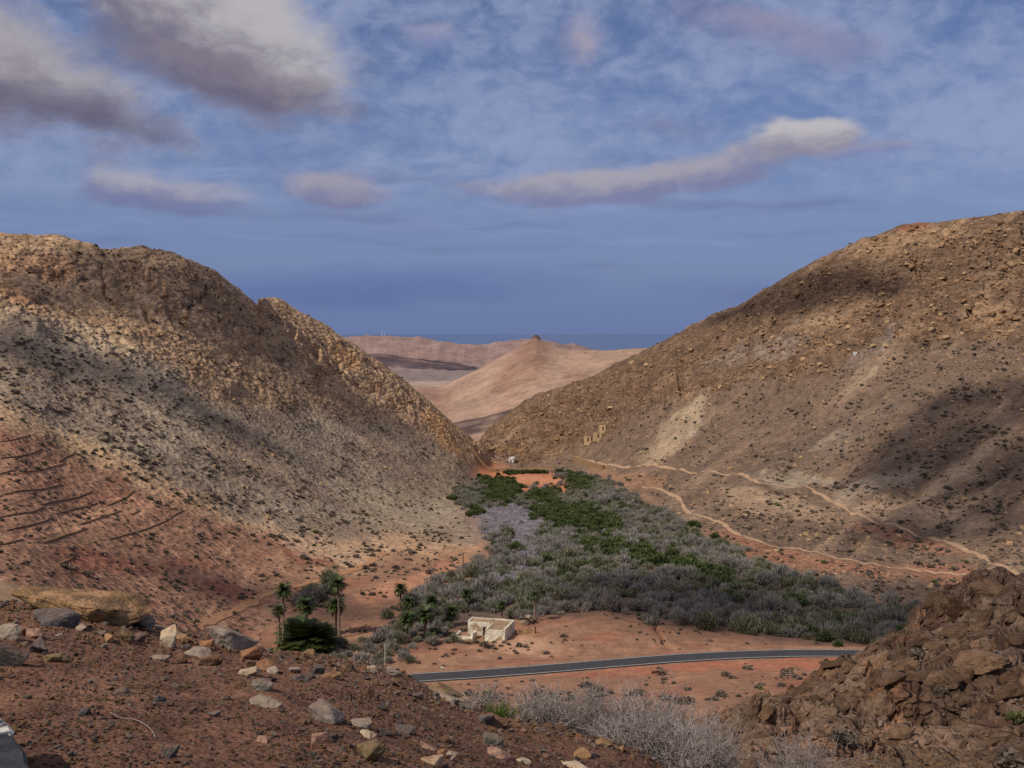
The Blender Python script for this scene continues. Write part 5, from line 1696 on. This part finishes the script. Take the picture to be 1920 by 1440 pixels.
# ------------------------------------------------------------------ stones of the near slope
HERO = [  # column, row of its foot, width and height in the photo, stone, shape flatness, tilt, label
    (132, 1154, 250, 50, 'ochre', 0.35, 8, 'long ochre slab with lichen patches and an overhanging end'),
    (98, 1172, 78, 34, 'bluegrey', 0.5, 6, 'dark blue grey wedge stone just below the ochre slab'),
    (68, 1140, 34, 20, 'grey', 0.6, -8, 'small grey stone leaning on the ochre slab'),
    (24, 1200, 52, 44, 'pale', 0.6, -18, 'whitish slab tilted up beside a pink triangular stone'),
    (60, 1196, 30, 22, 'pink', 0, 0, 'pink triangular stone beside the whitish tilted slab'),
    (42, 1192, 26, 20, 'brown', 0, 0, 'brown lump between whitish slab and pink stone'),
    (68, 1224, 44, 36, 'bluegrey', 0, 0, 'dark blue grey block below the pink triangular stone'),
    (0, 1248, 84, 50, 'darkgrey', 0.6, 8, 'large dark grey stone cut off by the frame edge'),
    (104, 1242, 46, 20, 'olive', 0.6, 0, 'flat olive grey stone beside the large dark stone'),
    (263, 1180, 66, 36, 'greygreen', 0.6, 10, 'grey green block at the low end of the ochre slab'),
    (197, 1164, 26, 22, 'purple', 0, 0, 'dark purple rounded stone under the ochre slab overhang'),
    (146, 1146, 24, 16, 'purple', 0, 0, 'small wine red stone against the ochre slab'),
    (306, 1212, 32, 52, 'cream', 0, 12, 'upright cream and rust coloured stone'),
    (206, 1206, 26, 24, 'tan', 0, 0, 'sandy stone next to a yellowish olive stone'),
    (230, 1200, 36, 26, 'olive', 0, 8, 'yellowish olive stone next to a sandy stone'),
    (256, 1204, 36, 20, 'purple', 0.6, -14, 'purple stone with a white vein near the grey green block'),
    (110, 1194, 22, 12, 'pale', 0, 0, 'small pale stone below the dark blue grey wedge'),
    (150, 1182, 20, 14, 'cream', 0, 0, 'small cream stone on the dark gravelly soil'),
    (426, 1216, 90, 52, 'grey', 0.7, 4, 'large cracked pale grey boulder overhanging the slope'),
    (470, 1237, 40, 28, 'rust', 0, 0, 'round orange stone below the large grey boulder'),
    (494, 1258, 38, 24, 'rust', 0, 0, 'lower orange stone touching a brown grey stone'),
    (468, 1250, 28, 16, 'brown', 0.6, 0, 'brown grey stone between two orange stones'),
    (464, 1267, 38, 17, 'cream', 0, 0, 'whitish lumpy stone below the orange stones'),
    (510, 1263, 24, 15, 'pale', 0, 0, 'small pale stone right of the orange stones'),
    (392, 1248, 46, 24, 'brown', 0.5, 0, 'dark brown flat stone below the grey slabs'),
    (370, 1230, 56, 20, 'grey', 0.4, 8, 'thin layered grey slab beside an orange stone'),
    (386, 1214, 28, 20, 'rust', 0, 0, 'pointed orange stone against the large grey boulder'),
    (340, 1206, 32, 18, 'tan', 0, 0, 'tan stone right of the upright cream stone'),
    (300, 1237, 38, 9, 'pale', 0.5, 0, 'thin white flat stone on bare red soil'),
    (338, 1244, 24, 22, 'brown', 0, 0, 'small dark pointed stone on bare red soil'),
    (486, 1293, 38, 26, 'greygreen', 0.5, 14, 'grey green triangular stone lying on red soil'),
    (448, 1292, 22, 24, 'brown', 0, 0, 'dark brown block left of the grey green triangle'),
    (496, 1324, 66, 24, 'pale', 0.6, 3, 'long half buried pinkish grey stone'),
    (600, 1352, 66, 44, 'grey', 0.7, 20, 'half buried dark grey stone with a white tip'),
    (600, 1394, 32, 26, 'pink', 0, 0, 'square pinkish stone standing alone on red soil'),
    (298, 1315, 28, 16, 'bluegrey', 0.5, 0, 'flat blue grey stone above the dry twig'),
    (156, 1342, 26, 18, 'bluegrey', 0.5, -6, 'blue grey chip left of the dry twig'),
    (226, 1302, 42, 14, 'darkgrey', 0, 0, 'dark twin stone on the middle of the soil slope'),
    (315, 1420, 30, 24, 'bluegrey', 0, 0, 'blue grey stone with pale flank at the bottom'),
    (400, 1344, 28, 14, 'bluegrey', 0.5, 0, 'flat slate grey chip in the open soil'),
    (490, 1392, 24, 14, 'pink', 0, 0, 'pale pink pebble beside a blue black pebble'),
    (505, 1386, 18, 12, 'bluegrey', 0, 0, 'blue black pebble beside a pale pink pebble'),
    (677, 1366, 42, 20, 'pale', 0.6, -6, 'pale wedge stone with a sandy underside'),
    (690, 1384, 30, 20, 'cream', 0, 0, 'cream triangular stone below the pale wedge'),
    (724, 1380, 24, 22, 'darkgrey', 0, 0, 'dark grey cube stone near the cream triangle'),
    (758, 1376, 38, 19, 'bluegrey', 0.6, 6, 'blue black stone with an orange belly'),
    (694, 1428, 54, 42, 'olive', 0, 0, 'big olive brown rock at the bottom edge'),
    (808, 1432, 46, 20, 'cream', 0, 0, 'lumpy cream rock at the bottom edge'),
    (846, 1424, 30, 18, 'pale', 0, 0, 'pale grey stone touching an orange stone'),
    (828, 1420, 18, 18, 'rust', 0, 0, 'orange stone touching a pale grey stone'),
    (800, 1404, 40, 14, 'pink', 0.5, 24, 'slanting pinkish slab with a dark edge'),
    (936, 1422, 54, 22, 'pink', 0.6, 14, 'flat pinkish tan slab below the grey mottled slab'),
    (980, 1430, 30, 12, 'cream', 0.6, 12, 'thin cream slab following the pinkish tan slab'),
    (905, 1356, 30, 28, 'bluegrey', 0, 20, 'blue grey stone with a white end on the crest'),
    (922, 1360, 44, 26, 'brown', 0.6, 26, 'brown sloping slab beside the green tuft'),
    (916, 1396, 42, 34, 'greygreen', 0.6, 24, 'grey mottled slab below the crest'),
    (1092, 1422, 32, 22, 'tan', 0, 0, 'tan wedge stone with a dark left face'),
    (1132, 1399, 30, 18, 'tan', 0, 0, 'ochre block with a pale top under the dry bush'),
    (1162, 1409, 20, 12, 'tan', 0, 0, 'small ochre stone under the dry bush'),
    (1078, 1442, 54, 12, 'cream', 0.5, 4, 'thin cream slab at the bottom edge'),
    (782, 1310, 22, 14, 'bluegrey', 0, 0, 'blue grey chip on the crest gravel'),
    (838, 1316, 54, 18, 'pale', 0.5, 14, 'pale slab along the crest edge'),
    (826, 1304, 78, 24, 'olive', 0.6, 18, 'long brown stone lying along the crest edge'),
    (735, 1264, 32, 16, 'grey', 0.6, 22, 'grey slab at the turn of the crest'),
    (696, 1256, 16, 9, 'cream', 0, 0, 'small cream stone on the crest'),
    (872, 1330, 34, 16, 'greygreen', 0.5, 18, 'grey stone on the crest above the blue grey stone'),
    (560, 1276, 34, 18, 'bluegrey', 0.6, 10, 'mossy blue grey stone in the crest rubble'),
    (548, 1262, 30, 12, 'grey', 0.5, 4, 'flat grey stone in the crest rubble'),
    (620, 1272, 40, 12, 'tan', 0.5, -4, 'sandy broken stone in the crest rubble'),
    (690, 1308, 18, 26, 'brown', 0, 10, 'dark upright stone below the crest'),
]
PLACED = []


def build_stones():
    for i, (px, py, w, h, mt, flat, tilt, lb) in enumerate(HERO):
        b = hit(px, py, 2.6)
        if b.y > 14:
            b = hit(px, py + 18, 2.6)
        if b.y > 14:
            D = 9.6
            x = (px - CX) / F * D
            b = Vector((x, D, float(gz(x, D))))
        s = b.y / F
        W, H = w * s * 1.05, h * s * 1.1
        Dp = min(W * 0.62, 0.55) if flat else W * 0.8
        me = rock_mesh('stone', (W, Dp, H), 200 + i * 3, SM[mt], 13 if flat else 11, 4 if w > 100 else 3 if w > 40 else 2, 0.06, flat)
        o = link('stone', me, loc=(b.x, b.y + Dp * 0.25, b.z - H * 0.26), rot=(0, math.radians(tilt), npr.uniform(-0.25, 0.25)), label=lb, cat='stone')
        o.location.z = float(gz(o.location.x, o.location.y)) - H * 0.26 - (abs(math.sin(math.radians(tilt))) * W * 0.12)
        PLACED.append((b.x, b.y, W * 0.6))
    # scattered smaller stones
    kinds = [('pale', 'small pale stone lying on the red soil'), ('tan', 'small tan stone lying on the red soil'), ('bluegrey', 'small blue grey stone lying on the red soil'), ('brown', 'small dark brown stone lying on the red soil'),
             ('rust', 'small orange stone lying on the red soil'), ('pink', 'small pinkish stone lying on the red soil'), ('greygreen', 'small grey green stone lying on the red soil'), ('grey', 'small grey stone lying on the red soil')]
    ms = {k: [rock_mesh('stone', (1, 0.75, 0.55), 400 + 7 * j + i, SM[k], 9 + i, 1, 0.035, 0.5 if i == 0 else 0.0) for i in range(2)] for j, (k, _) in enumerate(kinds)}
    n = 0
    protos = []
    while n < 235:
        px, py = npr.uniform(-10, 1260), npr.uniform(1170, 1440)
        cw = 0.22 + 0.78 * (px > 560) * (py > 1240) + 0.6 * (py < 1270)
        if npr.random() > cw:
            continue
        b = hit(px, py, 2.6)
        if b.y > 12.5:
            continue
        wpx = float(np.clip(npr.lognormal(2.45, 0.38), 8, 30))
        W = wpx * b.y / F
        if any(math.hypot(b.x - q[0], b.y - q[1]) < q[2] + W * 0.5 for q in PLACED):
            continue
        j = int(npr.choice(8, p=[0.17, 0.16, 0.14, 0.19, 0.09, 0.11, 0.07, 0.07]))
        k, lb = kinds[j]
        o = link('stone', ms[k][n % 2], loc=(b.x, b.y, b.z - W * 0.16), rot=(npr.normal(0, 0.2), npr.normal(0, 0.2), npr.uniform(0, 6.28)), label=lb, cat='stone', group=lb.replace('small ', '').replace(' stone ', ' stones ').replace('lying ', ''))
        o.scale = (W * npr.uniform(0.9, 1.2), W, W * npr.uniform(0.8, 1.3))
        PLACED.append((b.x, b.y, W * 0.45))
        if len(protos) < 8 and not any(p[0] == j for p in protos):
            protos.append((j, o))
        n += 1
    # gravel
    m = 24000
    px, py = npr.uniform(-40, 1300, m), npr.uniform(1125, 1450, m)
    x, y, z = hits(px, py)
    cl = fbm(x / 0.8, y / 0.8, 3)
    ok = (y < 12.5) & (npr.random(m) < np.clip(0.45 + 0.35 * (px > 560) + 0.25 * (py < 1260) + 0.8 * cl, 0.05, 1))
    m2 = 5200
    px2, py2 = npr.uniform(1240, 1980, m2), npr.uniform(1300, 1450, m2)
    x2, y2, z2 = hits(px2, py2)
    ok2 = (y2 < 24) & (npr.random(m2) < np.clip(0.25 + 1.0 * fbm(x2 / 2, y2 / 2, 3), 0, 1) * (0.3 + 0.7 * (py2 > 1370)))
    x, y, z = np.r_[x[ok], x2[ok2]], np.r_[y[ok], y2[ok2]], np.r_[z[ok], z2[ok2]]
    m = len(x)
    W = np.clip(npr.lognormal(1.5 + 0.4 * ((y > 8.5) & (y < 13)), 0.5, m), 1.6, 13) * np.maximum(y, 6) / F
    wh = npr.choice(8, m, p=[0.20, 0.24, 0.07, 0.20, 0.10, 0.11, 0.04, 0.04])
    idx = {j: i for i, (j, _) in enumerate(protos)}
    wh = np.array([idx.get(int(w), 0) for w in wh])
    rot = np.stack([npr.normal(0, 0.4, m), npr.normal(0, 0.4, m), npr.uniform(0, 6.28, m)], 1)
    scatter('gravel', np.c_[x, y, z - W * 0.12], rot, np.stack([W, W, W], 1) * npr.uniform(0.7, 1.3, (m, 3)), wh, [p[1] for p in protos], 'loose gravel and chips strewn over the near soil')
    # slabs and blocks the outcrop is broken into, all dipping the same way
    bl = [[rock_mesh('rock_block', (1, 0.7, 0.42), 620 + 5 * i + j, OB[j], 10, 3, 0.085, 0.45 if i < 2 else 0.0) for i in range(4)] for j in range(3)]
    tone = ('dark brown', 'tan', 'brown')
    made = 0
    while made < 90:
        px, py = npr.uniform(1330, 1990), npr.uniform(1095, 1430)
        b = hit(px, py, 7)
        if b.y < 14 or b.y > 29 or npr.random() > 0.35 + 0.65 * (py < 1330):
            continue
        W = float(np.clip(npr.lognormal(-1.15, 0.42), 0.15, 0.95))
        j = int(npr.choice(3))
        big = W > 0.5
        lb = ('large ' if big else 'small ') + tone[j] + (' slab' if big else ' block') + (' at the top of the rock outcrop' if b.y > 24.5 else ' halfway up the rock outcrop' if b.y > 20 else ' low on the rock outcrop')
        o = link('rock_block', bl[j][made % 4], loc=(b.x, b.y, b.z - 0.2 * W), rot=(math.radians(npr.normal(10, 7)), math.radians(npr.normal(-24, 9)), npr.normal(0.3, 0.35)), label=lb, cat='rock', group=lb.replace('slab', 'slabs').replace('block', 'blocks'))
        o.scale = (W * 1.25, W, W * npr.uniform(0.7, 1.2))
        made += 1
    # broken blocks on the outcrop
    for i, (px, py, w, h, mt, lb) in enumerate([(1705, 1262, 46, 26, 'pale', 'pale block on the left shoulder of the outcrop'), (1690, 1252, 30, 20, 'brown', 'brown block behind the pale block on the outcrop'), (1715, 1282, 40, 22, 'olive', 'lichen covered olive block on the outcrop'),
                                                (1770, 1290, 60, 40, 'pink', 'reddish knobbly block in the middle of the outcrop'), (1810, 1280, 42, 30, 'brown', 'dark brown cube block on the outcrop'), (1850, 1262, 90, 36, 'tan', 'long rounded tan block near the outcrop edge'),
                                                (1800, 1150, 34, 44, 'rust', 'steep rust coloured block at the outcrop top'), (1770, 1142, 36, 36, 'brown', 'dark block at the upper left of the outcrop'), (1860, 1120, 70, 34, 'pink', 'topmost pale slab of the outcrop'),
                                                (1895, 1285, 44, 30, 'rust', 'rust coloured block right of the long tan block'), (1560, 1275, 26, 18, 'brown', 'small brown block on the outcrop ridge'), (1664, 1212, 14, 12, 'rust', 'small orange stone on the outcrop ridge'),
                                                (1500, 1352, 34, 18, 'grey', 'pale grey stone low on the outcrop'), (1440, 1412, 60, 30, 'tan', 'ochre rock below the dry bushes'), (1400, 1436, 40, 20, 'tan', 'ochre stone at the bottom under the bushes')]):
        b = hit(px, py, 7)
        s = b.y / F
        W, H = w * s * 1.15, h * s * 1.25
        me = rock_mesh('rock_block', (W, W * 0.7, H), 700 + i * 5, OB[{'pink': 1, 'tan': 1, 'pale': 1, 'grey': 1}.get(mt, i % 3)], 11, 3, 0.07)
        link('rock_block', me, loc=(b.x, b.y + W * 0.2, b.z - H * 0.3), rot=(0, math.radians(npr.uniform(-14, 14)), npr.uniform(-0.4, 0.4)), label=lb, cat='rock')


build_stones()


# ------------------------------------------------------------------ dry bushes, twig, kerb
def build_near_plants():
    def at(px, D):
        x = (px - CX) / F * D
        return Vector((x, D, float(gz(x, D)) - 0.03))
    specs = [(1010, 10.6, 0.36, 0.42, 120, 'low dry twiggy bush at the left end of the bush row'), (1085, 11.0, 0.48, 0.62, 190, 'dry grey bush with arching twigs behind the crest stones'), (1165, 11.0, 0.55, 0.70, 230, 'largest dense dry grey bush of the row'),
             (1240, 11.0, 0.50, 0.72, 210, 'dry grey bush on the drop right of the largest bush'), (1205, 9.9, 0.42, 0.46, 150, 'dry bush spilling over the crest in front of the largest bush'), (1310, 11.6, 0.48, 0.60, 170, 'dry bush lower down beside the outcrop'),
             (1290, 9.6, 0.42, 0.42, 150, 'tangled dry bush at the bottom edge below the crest'), (1385, 11.0, 0.42, 0.40, 130, 'straggly dry bush at the foot of the outcrop'), (1505, 14.5, 0.40, 0.75, 130, 'dark upright dry bush standing against the outcrop slabs'), (905, 10.6, 0.20, 0.26, 50, 'small sparse dry bush behind the crest')]
    for i, (px, D, R, H, n, lb) in enumerate(specs):
        b = at(px, D)
        me = twig_bush_mesh('dry_bush', 900 + i, R * 1.2, H * 1.22, int(n * 1.25), 0.0042, M_TWIG)
        link('dry_bush', me, loc=b, label=lb, cat='bush', group='dry bushes beyond the crest')
    rg = np.random.default_rng(3)
    n = 260
    a = rg.uniform(0, 6.28, n)
    base = np.stack([0.10 * rg.uniform(0, 1, n) * np.cos(a), 0.10 * rg.uniform(0, 1, n) * np.sin(a), np.zeros(n)], 1)
    d = np.stack([0.5 * np.cos(a), 0.5 * np.sin(a), np.full(n, 1.0)], 1) + rg.normal(size=(n, 3)) * 0.25
    d /= np.linalg.norm(d, axis=1, keepdims=True)
    me = tri_mesh('grass_tuft', blades(base, d, rg.uniform(0.10, 0.24, n), 0.010, rg), M_TUFT, rg.uniform(0, 1, n))
    link('grass_tuft', me, loc=at(938, 10.2), label='bright green tuft beside the crest slabs', cat='plant')
    o = link('grass_tuft', me, loc=at(1480, 14.0), label='yellowish green tuft among the dry bushes', cat='plant')
    o.scale = (1.5, 1.5, 1.3)
    for i, (px, py, r, lb) in enumerate([(1585, 1392, 0.42, 'dark round bush low on the outcrop'), (1730, 1235, 0.36, 'grey bush in a cleft of the outcrop'), (1770, 1300, 0.25, 'small grey bush between outcrop blocks'), (1860, 1245, 0.45, 'wide grey bush behind the long tan block'),
                                           (1895, 1440, 0.45, 'dark bush at the bottom right of the outcrop gravel'), (1905, 1350, 0.35, 'olive bush at the right edge of the outcrop')]):
        b = hit(px, py, 7)
        o = link('outcrop_bush', SCR[3] if i == 5 else SCR[i % 3], loc=(b.x, b.y, b.z - 0.04), rot=(0, 0, i * 1.3), label=lb, cat='bush')
        o.scale = (r, r, r)
    # fallen twig
    P = [Vector((*hit(px, py, 2.6)[:2], 0)) for px, py in ((206, 1340), (222, 1350), (246, 1352), (262, 1358), (276, 1366), (286, 1376), (292, 1388))]
    V, Fc = [], []
    for i, p in enumerate(P):
        z = float(gz(p.x, p.y)) + 0.012
        for k in range(4):
            V.append((p.x + 0.0024 * math.cos(k * 1.571), p.y, z + 0.0024 * math.sin(k * 1.571)))
    for i in range(len(P) - 1):
        for k in range(4):
            Fc.append((i * 4 + k, i * 4 + (k + 1) % 4, i * 4 + 4 + (k + 1) % 4, i * 4 + 4 + k))
    me = mesh_from('dry_twig', V, Fc, M_TWIG, {'tone': np.full((len(V), 3), 0.45)})
    link('dry_twig', me, label='pale curved dry twig lying on the soil', cat='twig')
    # painted kerb stones at the viewpoint's edge
    p0, p1 = Vector((-1.42, 3.27, 0)), Vector((-1.76, 3.77, 0))
    d = (p1 - p0).normalized()
    nrm = Vector((-d.y, d.x, 0))
    for s0, s1, mt, lb in ((-1.2, 0.37, M_BLACKP, 'black painted kerb stone at the viewpoint edge'), (0.38, 0.95, M_WHITEP, 'kerb stone with flaking white paint next to the black one')):
        bm = bmesh.new()
        L_ = s1 - s0
        nx, ny, nz = 22, 9, 9
        box(bm, 0, L_, 0, 0.42, -0.12, 0.30)
        bmesh.ops.subdivide_edges(bm, edges=bm.edges[:], cuts=14, use_grid_fill=True)
        bmesh.ops.bevel(bm, geom=[e for e in bm.edges if len(e.link_faces) == 2 and e.calc_face_angle(0) > 1.0], offset=0.012, segments=2, affect='EDGES')
        from mathutils import noise
        for v in bm.verts:
            c = v.co + Vector((s0 * 3, 1, 2))
            v.co += Vector((0.010 * noise.noise(c * 7), 0.016 * noise.noise(c * 8 + Vector((5, 0, 0))), 0.012 * noise.noise(c * 9 + Vector((0, 7, 0)))))
        M = Matrix((d.to_4d(), nrm.to_4d(), (0, 0, 1, 0), (0, 0, 0, 1))).transposed()
        for row in (3,):
            M[3][0] = M[3][1] = M[3][2] = 0.0
        bm.transform(M)
        me = bpy.data.meshes.new('kerb_stone')
        bm.to_mesh(me)
        bm.free()
        me.materials.append(mt)
        q = p0 + d * s0
        link('kerb_stone', me, loc=(q.x, q.y, -1.60), label=lb, cat='kerb stone')


build_near_plants()


# ------------------------------------------------------------------ clouds overhead (behind the viewpoint) whose shadows lie on the land
def build_clouds():
    m, T, b = new_mat('cloud', 1.0, 0.0)
    b.inputs['Base Color'].default_value = (0.85, 0.85, 0.87, 1)
    tr = T.n.new('ShaderNodeBsdfTransparent')
    mx = T.n.new('ShaderNodeMixShader')
    tc = T.n.new('ShaderNodeTexCoord')
    T.put(mx.inputs[0], T.ramp(T.noise(tc.outputs['Object'], 1.6, 5, 0.6), 0.34, 0.58, 0.05, 0.72))
    T.l.new(tr.outputs[0], mx.inputs[1])
    T.l.new(b.outputs[0], mx.inputs[2])
    T.l.new(mx.outputs[0], T.n['Material Output'].inputs[0])
    from mathutils import noise
    spots = [  # shaded ground: two ends sighted in the photo, half width in metres
        ((140, 560), (650, 735), 13), ((-60, 645), (440, 800), 11), ((1330, 600), (1640, 535), 15), ((1740, 880), (1930, 760), 34), ((1800, 980), (2000, 900), 30),
        ((885, 800), (925, 790), 75), ((700, 672), (860, 690), 110),
        ((1340, 1130), (1720, 1150), 26), ((420, 1100), (640, 1150), 12), ((24, 10, -6), (44, 62, -12), 19)]  # last entry: unseen cloud added to darken the outcrop
    bm0 = bmesh.new()
    bmesh.ops.create_icosphere(bm0, subdivisions=4, radius=1.0)
    for i, (a, c, hw) in enumerate(spots):
        A, B = (hit(*a, 900.0 if hw > 60 else 100.0), hit(*c, 900.0 if hw > 60 else 100.0)) if len(a) == 2 else (Vector(a), Vector(c))
        H = 1250.0 + 40 * (i % 4)
        A2, B2 = A + SUN_DIR * ((H - A.z) / SUN_DIR.z), B + SUN_DIR * ((H - B.z) / SUN_DIR.z)
        mid_, ax = (A2 + B2) / 2, (B2 - A2)
        ln = ax.length / 2
        bm = bm0.copy()
        for v in bm.verts:
            n = noise.fractal(v.co * 1.6 + Vector((i * 9.1, 2, 1)), 1.0, 2.0, 4)
            v.co *= 1.0 + 0.45 * n
            if v.co.z < 0:
                v.co.z *= 0.4
        me = bpy.data.meshes.new('cloud')
        bm.to_mesh(me)
        bm.free()
        for p in me.polygons:
            p.use_smooth = True
        me.materials.append(m)
        o = link('cloud', me, loc=mid_, rot=(0, 0, math.atan2(ax.y, ax.x)), label='small white cumulus cloud overhead, placed out of view to shade the land', kind='structure')
        o.scale = (ln + hw, hw * 1.1, hw * 0.5)
    bm0.free()


build_clouds()
